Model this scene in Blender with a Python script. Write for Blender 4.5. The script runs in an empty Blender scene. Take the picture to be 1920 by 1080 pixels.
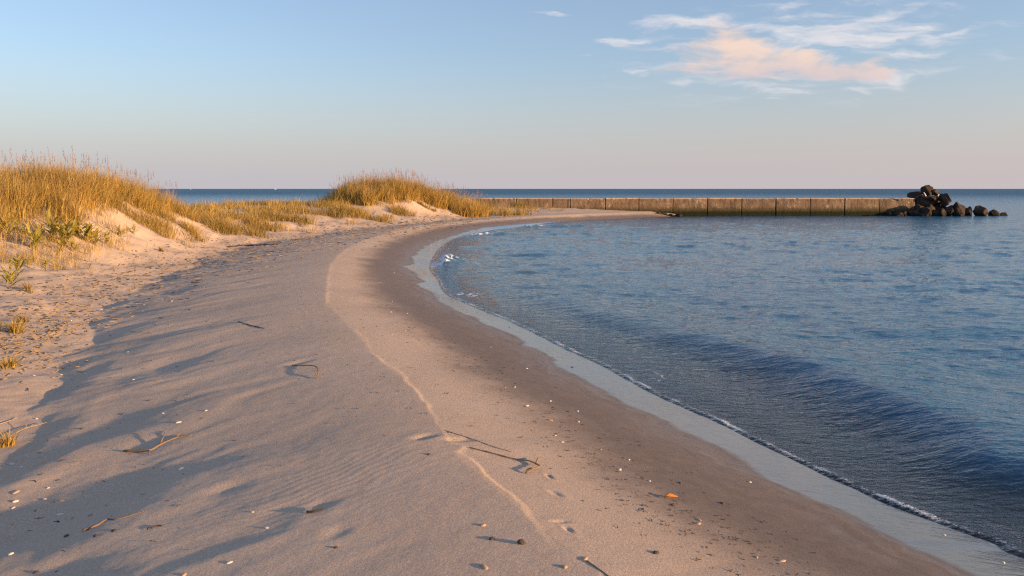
import bpy, math, random
import numpy as np
from mathutils import Vector, Matrix

# ------------------------------------------------------------------ camera, sky, sun, exposure
scene = bpy.context.scene
COL = scene.collection
random.seed(7)
RNG = np.random.default_rng(11)

CAM_H = 2.0                       # eye height above the still water
F = 1493.0                        # focal length in pixels of the 1920 wide photograph
PITCH = math.atan(186.0 / F)      # the horizon lies 186 px above the picture's centre

cam = bpy.data.cameras.new('camera')
cam.sensor_width = 36.0
cam.lens = 36.0 * F / 1920.0
cam.clip_start = 0.05
cam.clip_end = 120000.0
cam_ob = bpy.data.objects.new('camera', cam)
cam_ob.location = (0, 0, CAM_H)
cam_ob.rotation_euler = (math.pi / 2 - PITCH, 0, 0)
COL.objects.link(cam_ob)
scene.camera = cam_ob

SUN_EL = math.radians(7.8)
SUN_AZ = math.radians(111)        # clockwise from +Y: to the right, a little behind the viewer
SUN_DIR = Vector((math.sin(SUN_AZ) * math.cos(SUN_EL), math.cos(SUN_AZ) * math.cos(SUN_EL), math.sin(SUN_EL)))

sun = bpy.data.lights.new('sun', 'SUN')
sun.energy = 5.0
sun.angle = math.radians(0.9)
sun.color = (1.0, 0.60, 0.29)
sun_ob = bpy.data.objects.new('sun', sun)
sun_ob.rotation_euler = (-SUN_DIR).to_track_quat('-Z', 'Y').to_euler()
sun_ob.location = SUN_DIR * 200
COL.objects.link(sun_ob)

scene.view_settings.view_transform = 'Standard'
scene.view_settings.look = 'None'
scene.view_settings.gamma = 1.0
scene.view_settings.use_curve_mapping = False
scene.view_settings.exposure = 1.0
scene.render.engine = 'CYCLES'
scene.cycles.use_denoising = False      # full sampling keeps the grain of the sand and the ripples crisp
scene.cycles.filter_width = 1.25
scene.cycles.max_bounces = 8
scene.cycles.transparent_max_bounces = 16
scene.cycles.caustics_reflective = False
scene.cycles.caustics_refractive = False


def pix_dir(u, v):
    """World direction of a pixel of the 1920x1080 photograph (not normalised, camera depth 1)."""
    x = (u - 960.0) / F
    y = -(v - 540.0) / F
    c, s = math.cos(PITCH), math.sin(PITCH)
    return np.array((x, c + y * s, -s + y * c))


def at_z(u, v, z):
    d = pix_dir(u, v)
    t = (z - CAM_H) / d[2]
    return np.array((0, 0, CAM_H)) + d * t


world = bpy.data.worlds.new('World')
scene.world = world
world.use_nodes = True
wn = world.node_tree
for n in list(wn.nodes):
    wn.nodes.remove(n)


class NT:
    """Small helper to write node trees."""
    def __init__(self, tree):
        self.t = tree

    def new(self, kind, **kw):
        n = self.t.nodes.new('ShaderNode' + kind)
        for k, val in kw.items():
            setattr(n, k, val)
        return n

    def put(self, sock, val):
        if isinstance(val, bpy.types.NodeSocket):
            self.t.links.new(val, sock)
        elif val is not None:
            if sock.type == 'RGBA' and len(val) == 3:
                val = (*val, 1)
            sock.default_value = val

    def math(self, op, a, b=None, c=None, clamp=False):
        n = self.new('Math', operation=op)
        n.use_clamp = clamp
        self.put(n.inputs[0], a)
        if b is not None: self.put(n.inputs[1], b)
        if c is not None: self.put(n.inputs[2], c)
        return n.outputs[0]

    def vmath(self, op, a, b=None):
        n = self.new('VectorMath', operation=op)
        self.put(n.inputs[0], a)
        if b is not None: self.put(n.inputs[1], b)
        return n.outputs['Value'] if op in ('LENGTH', 'DOT_PRODUCT', 'DISTANCE') else n.outputs[0]

    def ramp(self, x, a, b, lo=0.0, hi=1.0, smooth=True):
        n = self.new('MapRange')
        n.interpolation_type = 'SMOOTHSTEP' if smooth else 'LINEAR'
        self.put(n.inputs[0], x)
        n.inputs[1].default_value = a; n.inputs[2].default_value = b
        n.inputs[3].default_value = lo; n.inputs[4].default_value = hi
        return n.outputs[0]

    def mix(self, f, a, b, blend='MIX'):
        n = self.new('Mix', data_type='RGBA', blend_type=blend)
        self.put(n.inputs[0], f); self.put(n.inputs[6], a); self.put(n.inputs[7], b)
        return n.outputs[2]

    def noise(self, vec, scale, detail=3.0, rough=0.5, dist=0.0, lac=2.0):
        n = self.new('TexNoise')
        self.put(n.inputs['Vector'], vec)
        n.inputs['Scale'].default_value = scale; n.inputs['Detail'].default_value = detail
        n.inputs['Roughness'].default_value = rough; n.inputs['Distortion'].default_value = dist
        n.inputs['Lacunarity'].default_value = lac
        return n.outputs[0]

    def mapping(self, vec, loc=(0, 0, 0), rot=(0, 0, 0), scale=(1, 1, 1), kind='POINT'):
        n = self.new('Mapping', vector_type=kind)
        self.put(n.inputs[0], vec)
        n.inputs[1].default_value = loc; n.inputs[2].default_value = rot; n.inputs[3].default_value = scale
        return n.outputs[0]

    def attr(self, name, vec=False):
        n = self.new('Attribute', attribute_name=name)
        return n.outputs['Vector'] if vec else n.outputs['Fac']

    def bump(self, h, strength, dist, normal=None):
        n = self.new('Bump')
        self.put(n.inputs['Height'], h)
        n.inputs['Strength'].default_value = strength; n.inputs['Distance'].default_value = dist
        if normal is not None: self.put(n.inputs['Normal'], normal)
        return n.outputs[0]


W = NT(wn)
sky = W.new('TexSky', sky_type='NISHITA')
sky.sun_disc = False
sky.sun_elevation = SUN_EL
sky.sun_rotation = SUN_AZ
sky.altitude = 0.0
sky.air_density = 1.0
sky.dust_density = 1.0
sky.ozone_density = 2.2
tc = W.new('TexCoord')
sep = W.new('SeparateXYZ')
W.put(sep.inputs[0], tc.outputs['Generated'])
dx, dy, dz = sep.outputs
# rosy haze low above the horizon all the way round
haze_f = W.ramp(dz, -0.03, 0.17, 0.97, 0.0, smooth=True)
skycol = W.mix(haze_f, sky.outputs[0], W.mix(W.ramp(dx, -0.7, 0.7), (2.26, 2.17, 2.04), (2.50, 2.17, 1.92)))
skycol = W.mix(0.22, skycol, (2.20, 2.35, 2.75))
# clouds: direction projected on the vertical plane y = 1
ysafe = W.math('MAXIMUM', dy, 0.05)
comb = W.new('CombineXYZ')
W.put(comb.inputs[0], W.math('DIVIDE', dx, ysafe))
W.put(comb.inputs[1], W.math('DIVIDE', dz, ysafe))
pv = comb.outputs[0]


def sky_uv(u, v):
    d = pix_dir(u, v)
    return d[0] / d[1], d[2] / d[1]


# warp, then streaky noise
nz = W.new('TexNoise'); W.put(nz.inputs['Vector'], W.mapping(pv, scale=(9, 22, 1)))
nz.inputs['Scale'].default_value = 1.0; nz.inputs['Detail'].default_value = 5.0; nz.inputs['Roughness'].default_value = 0.6
warp = W.vmath('MULTIPLY', W.vmath('SUBTRACT', nz.outputs['Color'], (0.5, 0.5, 0.5)), (0.085, 0.034, 0))
pw = W.vmath('ADD', pv, warp)
streak = W.noise(W.mapping(pw, rot=(0, 0, math.radians(-9)), scale=(11, 75, 1)), 1.0, 6.0, 0.62)
puffs = W.noise(W.mapping(pw, scale=(26, 46, 1)), 1.0, 5.0, 0.55)


def blobs(items):
    tot = None
    for (u, v, rx, ry, rot, amp) in items:
        a, b = sky_uv(u, v)
        m = W.mapping(pw, loc=(a, b, 0), rot=(0, 0, math.radians(rot)), scale=(rx / F * 1.02, ry / F * 1.02, 1.0), kind='TEXTURE')
        L = W.vmath('LENGTH', m)
        g = W.ramp(L, 0.15, 1.35, amp, 0.0)
        tot = g if tot is None else W.math('MAXIMUM', tot, g)
    return tot


white = blobs([(1520, 88, 430, 120, 5, .55), (1285, 40, 135, 16, 3, .85), (1200, 73, 100, 10, 5, .8), (1545, 66, 190, 40, 6, .95), (1640, 32, 105, 14, 15, 1.0),
               (1690, 62, 125, 17, 11, 1.0), (1800, 62, 65, 7, 11, .75), (1700, 98, 150, 30, 8, .70), (1662, 150, 72, 20, 0, .95),
               (1278, 152, 36, 9, -5, .8), (1480, 173, 100, 9, -3, .85), (1600, 172, 40, 7, -4, .8), (1400, 162, 100, 13, 0, .7),
               (1450, 192, 24, 5, 0, .75), (1215, 131, 36, 8, -12, .7), (1035, 22, 44, 6, -3, .75), (1490, 18, 70, 22, 20, .5),
               (1090, 105, 26, 4, 0, .45), (1860, 112, 70, 7, 0, .45), (480, 226, 14, 3, 0, .3)])
peach = blobs([(1392, 110, 140, 52, -6, 1.0), (1370, 80, 74, 42, -12, 1.0), (1465, 114, 130, 34, -9, 1.0), (1560, 133, 140, 20, -3, 1.0), (1632, 122, 40, 14, 20, .8),
               (1320, 132, 110, 18, 0, .60)])
wd = W.math('ADD', white, W.math('MULTIPLY', W.math('SUBTRACT', streak, 0.5), 3.0))
wd = W.math('MULTIPLY', W.ramp(wd, 0.22, 1.40), W.ramp(white, 0.0, 0.45))
pd = W.math('ADD', peach, W.math('ADD', W.math('MULTIPLY', W.math('SUBTRACT', puffs, 0.5), 1.1), W.math('MULTIPLY', W.math('SUBTRACT', streak, 0.5), 1.1)))
pd = W.math('MULTIPLY', W.ramp(pd, 0.22, 1.10), W.ramp(peach, 0.02, 0.4))
front = W.ramp(dy, 0.1, 0.2)
shade = W.ramp(W.math('ADD', W.math('MULTIPLY', W.math('SUBTRACT', puffs, .5), 0.03), comb.inputs[1].links[0].from_socket), sky_uv(1400, 152)[1], sky_uv(1400, 88)[1])
peach_col = W.mix(shade, (2.95, 2.48, 2.28), (3.85, 2.95, 2.20))
skycol = W.mix(W.math('MULTIPLY', W.math('MULTIPLY', wd, front), 0.92), skycol, (3.20, 3.20, 3.05))
skycol = W.mix(W.math('MULTIPLY', W.math('MULTIPLY', pd, front), 0.88), skycol, peach_col)
bg = W.new('Background')
W.put(bg.inputs[0], W.mix(1.0, skycol, (1.005, 0.984, 1.078), 'MULTIPLY'))
bg.inputs[1].default_value = 0.122
wo = W.new('OutputWorld')
wn.links.new(bg.outputs[0], wo.inputs[0])

# ------------------------------------------------------------------ general helpers


def smooth(x, a, b):
    t = np.clip((x - a) / (b - a), 0, 1)
    return t * t * (3 - 2 * t)


def _hash(ix, iy, seed):
    h = (ix.astype(np.int64) * 374761393 + iy.astype(np.int64) * 668265263 + seed * 1442695041) & 0xFFFFFFFF
    h = ((h ^ (h >> 13)) * 1274126177) & 0xFFFFFFFF
    return (h ^ (h >> 16)) & 0xFFFF


def perlin(x, y, seed=0):
    ix = np.floor(x); iy = np.floor(y)
    fx = x - ix; fy = y - iy
    ux = fx * fx * fx * (fx * (fx * 6 - 15) + 10); uy = fy * fy * fy * (fy * (fy * 6 - 15) + 10)

    def g(ax, ay):
        a = _hash(ix + ax, iy + ay, seed) * (2 * math.pi / 65536.0)
        return np.cos(a) * (fx - ax) + np.sin(a) * (fy - ay)
    n0 = g(0, 0) * (1 - ux) + g(1, 0) * ux
    n1 = g(0, 1) * (1 - ux) + g(1, 1) * ux
    return (n0 * (1 - uy) + n1 * uy) * 1.5


def fbm(x, y, oct=4, seed=0, gain=0.5, lac=2.03):
    s = 0; a = 1.0
    for i in range(oct):
        s = s + a * perlin(x, y, seed + i * 17)
        x = x * lac + 3.1; y = y * lac - 1.7; a *= gain
    return s


def catmull(pts, n=6):
    pts = np.array(pts, float)
    P = np.vstack([2 * pts[0] - pts[1], pts, 2 * pts[-1] - pts[-2]])
    out = []
    for i in range(1, len(P) - 2):
        for k in range(n):
            t = k / n
            a, b, c, d = P[i - 1], P[i], P[i + 1], P[i + 2]
            out.append(0.5 * (2 * b + (c - a) * t + (2 * a - 5 * b + 4 * c - d) * t * t + (3 * b - a - 3 * c + d) * t ** 3))
    out.append(pts[-1])
    return np.array(out)


def seg_dist(x, y, line, signed=True, closed=False):
    """Signed distance of points to a polyline (positive on its left side)."""
    A = line[:-1]; B = line[1:]
    best = np.full(x.shape, 1e18); sgn = np.ones(x.shape); par = np.zeros(x.shape)
    for k in range(len(A)):
        ax, ay = A[k]; bx, by = B[k]
        ex, ey = bx - ax, by - ay
        l2 = ex * ex + ey * ey + 1e-12
        t = np.clip(((x - ax) * ex + (y - ay) * ey) / l2, 0, 1)
        qx = x - (ax + t * ex); qy = y - (ay + t * ey)
        d = qx * qx + qy * qy
        m = d < best - 1e-9
        best = np.where(m, d, best)
        if signed:
            cr = ex * (y - ay) - ey * (x - ax)
            # at shared corners use the perpendicular side
            sgn = np.where(m, np.where(cr >= 0, 1.0, -1.0), sgn)
        par = np.where(m, k + t, par)
    return np.sqrt(best) * sgn, par / len(A)


def inside_poly(x, y, poly):
    ins = np.zeros(x.shape, bool)
    n = len(poly)
    j = n - 1
    for i in range(n):
        xi, yi = poly[i]; xj, yj = poly[j]
        c = ((yi > y) != (yj > y)) & (x < (xj - xi) * (y - yi) / (yj - yi + 1e-12) + xi)
        ins ^= c
        j = i
    return ins


def mesh_obj(name, verts, faces, mat=None, parent=None, shade_smooth=True, link=True):
    me = bpy.data.meshes.new(name)
    if isinstance(faces, np.ndarray):
        fl = faces
        me.vertices.add(len(verts)); me.vertices.foreach_set('co', np.asarray(verts, np.float32).ravel())
        k = fl.shape[1]
        me.loops.add(fl.size); me.loops.foreach_set('vertex_index', fl.astype(np.int32).ravel())
        me.polygons.add(len(fl)); me.polygons.foreach_set('loop_start', np.arange(0, fl.size, k, dtype=np.int32))
        me.update(calc_edges=True)
    else:
        me.from_pydata([tuple(map(float, p)) for p in verts], [], faces)
        me.update()
    if shade_smooth and len(me.polygons):
        me.polygons.foreach_set('use_smooth', np.ones(len(me.polygons), bool))
    if mat is not None: me.materials.append(mat)
    me.validate()
    ob = bpy.data.objects.new(name, me)
    if link: COL.objects.link(ob)
    if parent is not None: ob.parent = parent
    return ob


def vattr(ob, name, vals):
    a = ob.data.attributes.new(name, 'FLOAT', 'POINT')
    a.data.foreach_set('value', np.asarray(vals, np.float32))


def tag(o, label, cat, group=None, kind=None):
    if label: o['label'] = label
    if cat: o['category'] = cat
    if group: o['group'] = group
    if kind: o['kind'] = kind
    return o


def empty(name, loc):
    o = bpy.data.objects.new(name, None)
    o.location = loc; o.empty_display_size = 0.1
    COL.objects.link(o)
    return o


def material(name):
    m = bpy.data.materials.new(name)
    m.use_nodes = True
    t = m.node_tree
    for n in list(t.nodes): t.nodes.remove(n)
    N = NT(t)
    out = N.new('OutputMaterial')
    return m, N, out


def principled(N, out, color, rough=0.8, normal=None, spec=0.3, **kw):
    b = N.new('BsdfPrincipled')
    N.put(b.inputs['Base Color'], color); N.put(b.inputs['Roughness'], rough)
    N.put(b.inputs['Specular IOR Level'], spec)
    if normal is not None: N.put(b.inputs['Normal'], normal)
    for k, v in kw.items(): N.put(b.inputs[k], v)
    if out is not None: N.t.links.new(b.outputs[0], out.inputs[0])
    return b


# ------------------------------------------------------------------ the lie of the land
WALL_Y = 59.7

_front_px = [(1920, 1047), (1872, 1023), (1803, 998), (1705, 962), (1636, 933), (1539, 888), (1483, 861), (1397, 819), (1344, 792),
             (1289, 768), (1233, 743), (1178, 714), (1122, 683), (1055, 653), (1011, 630), (950, 601), (911, 586), (872, 569),
             (833, 550), (819, 524), (806, 507), (808, 489), (822, 467), (844, 451), (869, 442), (900, 436), (930, 430), (985, 424),
             (1033, 417), (1089, 413), (1171, 409.3), (1222, 407.2), (1278, 404.8)]
FRONT = catmull([(19, -12), (7.5, -1.2), (4.5, 2.1), (3.5, 3.3)] + [at_z(u, v, 0.0)[:2] for u, v in _front_px] + [(13.3, 60.0)], 4)
REAR = catmull([(13.3, 60.0), (11.5, 61.2), (5, 62.5), (-4, 61), (-14, 58), (-24, 52), (-40, 44), (-90, 25)], 4)
LAND = np.vstack([FRONT, REAR, [(-140, 0), (-140, -60), (60, -60)]])

_mir_px = [(1775, 1080), (1692, 1038), (1636, 1008), (1567, 972), (1483, 935), (1397, 887), (1330, 850), (1275, 819), (1219, 786),
           (1164, 762), (1108, 738), (1060, 716), (1030, 694), (1021, 673), (983, 650), (936, 628), (900, 612), (878, 600), (833, 580),
           (806, 560), (806, 551), (779, 536), (786, 527), (757, 506), (770, 496), (770, 487), (789, 467), (814, 453), (847, 442),
           (894, 430.5), (928, 426), (978, 421), (1033, 415), (1089, 411.8), (1171, 408.4), (1240, 405.8)]
MIRROR = catmull([(18, -13), (6.4, -2.0), (3.7, 1.6), (2.75, 2.9)] + [at_z(u, v, 0.05)[:2] for u, v in _mir_px], 3)

ZC = 0.34
_crest_px = [(1170, 1110), (1125, 1070), (1040, 1010), (985, 965), (920, 913), (875, 872), (850, 850), (872, 838), (843, 828), (832, 800), (797, 757),
             (760, 715), (733, 693), (700, 662), (668, 628), (640, 597), (616, 571), (611, 548), (614, 526), (618, 502), (644, 470),
             (700, 445), (790, 423), (950, 408), (1100, 400.5), (1225, 396)]
_cp = [(16, -14), (7, -6), (3.4, -1.0), (1.7, 1.9)] + [at_z(u, v, ZC)[:2] for u, v in _crest_px] + [(13.5, 62)]
CREST = catmull(_cp, 3)
_tr_px = [(0, 905), (60, 760), (140, 635), (235, 560), (340, 500), (480, 455), (620, 438), (760, 425), (900, 413)]
TROUGH = catmull([(7, -18), (0.5, -7), (-1.5, -1), (-2.7, 3.0)] + [at_z(u, v, 0.12)[:2] for u, v in _tr_px] + [(0, 56), (9, 61), (13.5, 64)], 4)


def gauss(x, y, cx, cy, sx, sy, rot=0.0):
    c, s = math.cos(rot), math.sin(rot)
    a = (x - cx) * c + (y - cy) * s; b = -(x - cx) * s + (y - cy) * c
    return np.exp(-0.5 * ((a / sx) ** 2 + (b / sy) ** 2))


def dunes(x, y):
    z = 1.00 * gauss(x, y, -12.4, 22.6, 2.1, 3.3, 0.2)       # the left dune
    z += 0.95 * gauss(x, y, -17.5, 22.6, 3.6, 3.4)
    z += 0.50 * gauss(x, y, -12.6, 27.8, 1.7, 2.4)
    z += 0.30 * gauss(x, y, -13.5, 33.0, 4.0, 3.5)           # low saddle ridge
    z += 0.28 * gauss(x, y, -12.5, 42.0, 4.5, 3.5)
    z += 0.88 * gauss(x, y, -7.6, 47.5, 2.2, 2.7)            # the dune in the middle
    z += 0.46 * gauss(x, y, -3.6, 48.6, 2.3, 2.6)
    z += 0.16 * gauss(x, y, -0.9, 51.5, 2.6, 2.6)
    z += 0.08 * gauss(x, y, 0.3, 54.0, 3.2, 3.2)
    return z


_prints = []       # (x, y, depth, length, width, angle) dents pressed into the sand; filled below


def survey(x, y):
    """Distances to the lines that shape the land."""
    x = np.asarray(x, float); y = np.asarray(y, float)
    ins = inside_poly(x, y, LAND)
    df, _ = seg_dist(x, y, FRONT, False); dr, _ = seg_dist(x, y, REAR, False)
    c, _ = seg_dist(x, y, CREST); t, _ = seg_dist(x, y, TROUGH); m, _ = seg_dist(x, y, MIRROR)
    return np.stack([np.where(ins, 1, -1) * np.minimum(df, dr), df, dr, c, t, m])


def fan_survey(thetas, radii, step=3):
    """survey() on every third node of a fan grid, interpolated between."""
    def sub(n):
        k = np.arange(0, n, step)
        return k if k[-1] == n - 1 else np.append(k, n - 1)
    ir, ic = sub(len(radii)), sub(len(thetas))
    T, R = np.meshgrid(thetas[ic], radii[ir])
    S = survey((R * np.sin(T)).ravel(), (R * np.cos(T)).ravel()).reshape(6, len(ir), len(ic))

    def lerp(A, k, n, axis):
        q = np.arange(n); j = np.clip(np.searchsorted(k, q, 'right') - 1, 0, len(k) - 2)
        f = (q - k[j]) / (k[j + 1] - k[j])
        sh = [1, 1, 1]; sh[axis] = n; f = f.reshape(sh)
        return np.take(A, j, axis) * (1 - f) + np.take(A, j + 1, axis) * f
    S = lerp(lerp(S, ir, len(radii), 1), ic, len(thetas), 2)
    return S.reshape(6, -1)


def land(x, y, detail=True, sv=None):
    """Height of the sand and masks."""
    x = np.asarray(x, float); y = np.asarray(y, float)
    if sv is None: sv = survey(x, y)
    sd, df, dr, c, t, mirr = sv
    ins = sd > 0
    df = np.where(df < dr, np.abs(sd), df)
    t = t + 0.45 * fbm(x * 0.55, y * 0.55, 3, 11) * smooth(t, -3, 0)
    seaward = c < 0
    zt = 0.065 + 0.245 * smooth(y, 26, 50)
    # foreshore
    fr = df / (df + np.abs(c) + 1e-6)
    z_f = ZC * (1.22 * fr - 0.22 * fr ** 3)
    # back of the berm down to the trough
    ft = np.clip(c / (c + np.abs(t) + 1e-6), 0, 1)
    z_b = ZC + (zt - ZC) * ft ** 1.65
    # the rise to the dunes
    tt = np.maximum(t, 0)
    rise = 0.62 * (1 - np.exp(-(tt / 4.2) ** 1.25))
    z_d = zt + rise + dunes(x, y) * smooth(tt, 0.0, 4.0)
    z = np.where(seaward, z_f, np.where(t > 0, z_d, z_b))
    # far spit along the wall
    z = z + 0.40 * smooth(y, 50, 60) * smooth(c, 0.0, 6.0)
    z = np.where(ins, np.minimum(z, 0.16 * dr + 0.02), -np.minimum(0.055 * df + 0.02 * np.minimum(df, 1.2), 1.6))
    dry = smooth(c, -0.7, 0.4)
    if detail:
        near = 1.0 / (1 + (y / 26.0) ** 2)
        # little scarp along the berm's edge
        cl = c + 0.07 * fbm(x * 1.3, y * 1.3, 3, 5)
        lip = 0.0105 * (1 - 0.6 * smooth(y, 7, 14)) * smooth(cl, -0.045, 0.0) * (1 - smooth(cl, 0.01, 1.1)) * smooth(fbm(x * .45, y * .45, 2, 9), -0.55, 0.35)
        z = z + np.where(ins, lip, 0) * smooth(df, 0.5, 1.5)
        # drifted ridges and hollows, drawn out along the wind
        ca, sa = math.cos(math.radians(43)), math.sin(math.radians(43))
        a = x * ca + y * sa; b = -x * sa + y * ca
        wob = 0.32 * fbm(a * 0.6, b * 0.6, 3, 21)
        rid = 0.026 * perlin(a * 0.30, (b + wob) * 0.95, 31) + 0.0085 * perlin(a * 0.65 + 7, (b + wob) * 2.3, 33) + 0.0042 * perlin(a * 1.3, (b + wob) * 5.5, 35)
        berm = smooth(c, 0.15, 1.8) * (1 - 0.55 * smooth(t, -0.3, 2.5))
        z = z + np.where(ins, rid * berm, 0)
        # wind ripples in patches
        rip = np.sin((b + 0.16 * perlin(a * 1.2, b * 1.5, 41) + 0.05 * perlin(a * 4, b * 4, 42)) * 2 * math.pi / 0.075)
        patch = smooth(perlin(a * 0.55 + 2.2, b * 0.75 + 0.4, 44), 0.05, 0.45)
        mask = np.maximum(patch * smooth(c, 0.5, 1.2) * 0.10, gauss(x, y, -0.95, 4.6, 0.75, 0.4, math.radians(43)))
        z = z + np.where(ins, 0.00045 * rip * mask * (y < 16) * (1 - smooth(t, -0.5, 0.5)), 0)
        # lumpy loose sand towards the dunes
        z = z + np.where(ins, (0.05 * fbm(x * 0.55, y * 0.55, 3, 51) + 0.022 * fbm(x * 2.1, y * 2.1, 3, 55)) * smooth(t, -1.6, 2.2) * smooth(dr, 0, 3), 0)
        # slight unevenness of the foreshore
        z = z + np.where(ins, 0.010 * fbm(x * 0.5, y * 0.5, 3, 61) * smooth(df, 0.4, 2.0) * (1 - dry), 0)
        # small-scale roughness of dry sand
        z = z + np.where(ins, (0.0010 * fbm(x * 7, y * 7, 3, 71)) * dry, 0)
        for (px, py, dep, ln, wd, ang) in _prints:
            m = (np.abs(x - px) < 0.6) & (np.abs(y - py) < 0.6)
            if m.any():
                g = gauss(x[m], y[m], px, py, ln, wd, ang)
                r = gauss(x[m], y[m], px, py, ln * 1.7, wd * 1.7, ang)
                z[m] += -dep * g * 1.6 + dep * 0.75 * r
    return z, dict(df=np.where(ins, df, -df), c=c, t=t, ins=ins, dry=dry, dr=dr, mir=mirr)


# footprints and scuffs
for (u, v, dep, ln, wd, ang) in [(600, 962, .008, .07, .045, .7), (632, 1015, .006, .06, .04, .9), (795, 842, .014, .06, .035, .6), (300, 708, .007, .14, .06, .7), (560, 690, .009, .14, .05, .8), (420, 915, .006, .12, .05, .7),
                                 (860, 845, .012, .07, .03, .3), (1030, 905, .008, .035, .012, 1.9), (1042, 942, .008, .04, .015, 2.2),
                                 (1050, 1003, .008, .035, .015, .2), (1065, 1018, .008, .03, .012, 2.0)]:
    p = at_z(u, v, 0.26)
    _prints.append((p[0], p[1], dep, ln, wd, ang))

# ------------------------------------------------------------------ sand sheet
def fan_grid(thetas, radii):
    T, R = np.meshgrid(thetas, radii)
    x = (R * np.sin(T)).ravel(); y = (R * np.cos(T)).ravel()
    nr, nc = T.shape
    i = np.arange(nr - 1)[:, None] * nc + np.arange(nc - 1)[None, :]
    q = np.stack([i, i + 1, i + nc + 1, i + nc], -1).reshape(-1, 4)
    return x, y, q


def spaced(r0, r1, n, p):
    k = np.linspace(r0 ** -p, r1 ** -p, n)
    return k ** (-1 / p)


th = np.radians(np.concatenate([np.linspace(-115, -40, 60, endpoint=False), np.linspace(-40, 37, 760, endpoint=False), np.linspace(37, 115, 60)]))
rr = np.concatenate([np.linspace(0.6, 3.2, 26, endpoint=False), spaced(3.2, 82, 780, 0.55), [95, 115, 150]])
gx, gy, gq = fan_grid(th, rr)
gz, gi = land(gx, gy, True, fan_survey(th, rr))
mir = gi['mir']
G_TH, G_RR, G_Z = th, rr, gz.reshape(len(rr), len(th))


def _cols(theta):
    j = np.clip(np.searchsorted(G_TH, theta, 'right') - 1, 0, len(G_TH) - 2)
    return j, (theta - G_TH[j]) / (G_TH[j + 1] - G_TH[j])


def height(x, y):
    """Height of the sand sheet at points."""
    th_, r_ = np.arctan2(x, y), np.hypot(x, y)
    j, f = _cols(th_)
    i = np.clip(np.searchsorted(G_RR, r_, 'right') - 1, 0, len(G_RR) - 2)
    g = np.clip((r_ - G_RR[i]) / (G_RR[i + 1] - G_RR[i]), 0, 1)
    return (G_Z[i, j] * (1 - f) + G_Z[i, j + 1] * f) * (1 - g) + (G_Z[i + 1, j] * (1 - f) + G_Z[i + 1, j + 1] * f) * g


def ground(pix):
    """Points of the sand sheet seen in the photograph at the given pixels."""
    pix = np.array(pix, float).reshape(-1, 2)
    D = np.array([pix_dir(u, v) for u, v in pix])
    D /= np.linalg.norm(D[:, :2], axis=1)[:, None]
    j, f = _cols(np.arctan2(D[:, 0], D[:, 1]))
    out_r = np.empty(len(pix))
    k0 = np.searchsorted(G_RR, 2.0)
    R = G_RR[k0:]
    for a in range(0, len(pix), 500):
        b = slice(a, a + 500)
        h = G_Z[k0:, j[b]] * (1 - f[b]) + G_Z[k0:, j[b] + 1] * f[b]
        diff = CAM_H + D[b, 2][None] * R[:, None] - h
        i = np.argmax(diff <= 0, 0); i = np.where((diff > 0).all(0), np.argmin(diff / R[:, None], 0), np.maximum(i, 1))
        q = np.arange(h.shape[1])
        d0, d1 = diff[i - 1, q], diff[i, q]
        w = np.clip(d0 / (d0 - d1 + 1e-9), 0, 1)
        out_r[b] = R[i - 1] * (1 - w) + R[i] * w
    x, y = D[:, 0] * out_r, D[:, 1] * out_r
    return np.stack([x, y, height(x, y)], 1)


ms, N, out = material('beach_sand')
geo = N.new('NewGeometry')
pos = geo.outputs['Position']
grain = N.noise(pos, 420, 2, 0.6)
fine = N.noise(pos, 70, 4, 0.65)
mid = N.noise(pos, 9, 4, 0.6)
big = N.noise(pos, 0.8, 3, 0.5)
damp = N.attr('damp'); film = N.attr('film'); drk = N.attr('dune')
dry_c = N.mix(N.ramp(big, 0.3, 0.7), (0.455, 0.354, 0.268), (0.505, 0.396, 0.302))
dry_c = N.mix(N.math('MULTIPLY', N.ramp(mid, 0.45, 0.75), 0.25), dry_c, (0.36, 0.28, 0.21))
dry_c = N.mix(N.math('MULTIPLY', N.ramp(drk, 0, 1), 0.5), dry_c, (0.52, 0.41, 0.30))
wet_c = N.mix(N.ramp(mid, 0.3, 0.7), (0.150, 0.115, 0.088), (0.180, 0.138, 0.105))
damp_n = N.math('ADD', damp, N.math('MULTIPLY', N.math('SUBTRACT', N.noise(pos, 5, 4, .65), .5), N.math('MULTIPLY', N.math('MULTIPLY', damp, N.math('SUBTRACT', 1.0, damp)), 2.4)), clamp=True)
mc3 = N.new('CombineXYZ')
N.put(mc3.inputs[0], N.math('MULTIPLY', N.math('ADD', N.attr('mird'), N.math('MULTIPLY', N.noise(pos, 1.1, 3, .6), 0.9)), 7.0)); N.put(mc3.inputs[1], N.math('MULTIPLY', big, 2.0))
swl = N.noise(mc3.outputs[0], 1.0, 4, .7)
wet_c = N.mix(N.math('MULTIPLY', N.ramp(swl, .5, .75), .45), wet_c, (0.255, 0.200, 0.155))
wet_c = N.mix(N.math('MULTIPLY', N.ramp(swl, .48, .25), .35), wet_c, (0.115, 0.088, 0.068))
colr = N.mix(N.ramp(damp_n, 0.0, 1.0), dry_c, wet_c)
gv = N.math('ADD', N.math('MULTIPLY', N.math('SUBTRACT', grain, .5), 1.1), N.math('MULTIPLY', N.math('SUBTRACT', fine, .5), 0.75))
gv = N.math('ADD', 1.0, N.math('MULTIPLY', gv, N.math('SUBTRACT', 1.0, N.math('MULTIPLY', film, .75))))
gc = N.new('CombineXYZ')
for k in range(3): N.put(gc.inputs[k], gv)
colr = N.mix(N.math('MULTIPLY', film, 0.75), colr, (0.034, 0.029, 0.026))
colr = N.mix(1.0, colr, gc.outputs[0], 'MULTIPLY')
dryness = N.math('SUBTRACT', 1.0, film)
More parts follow.
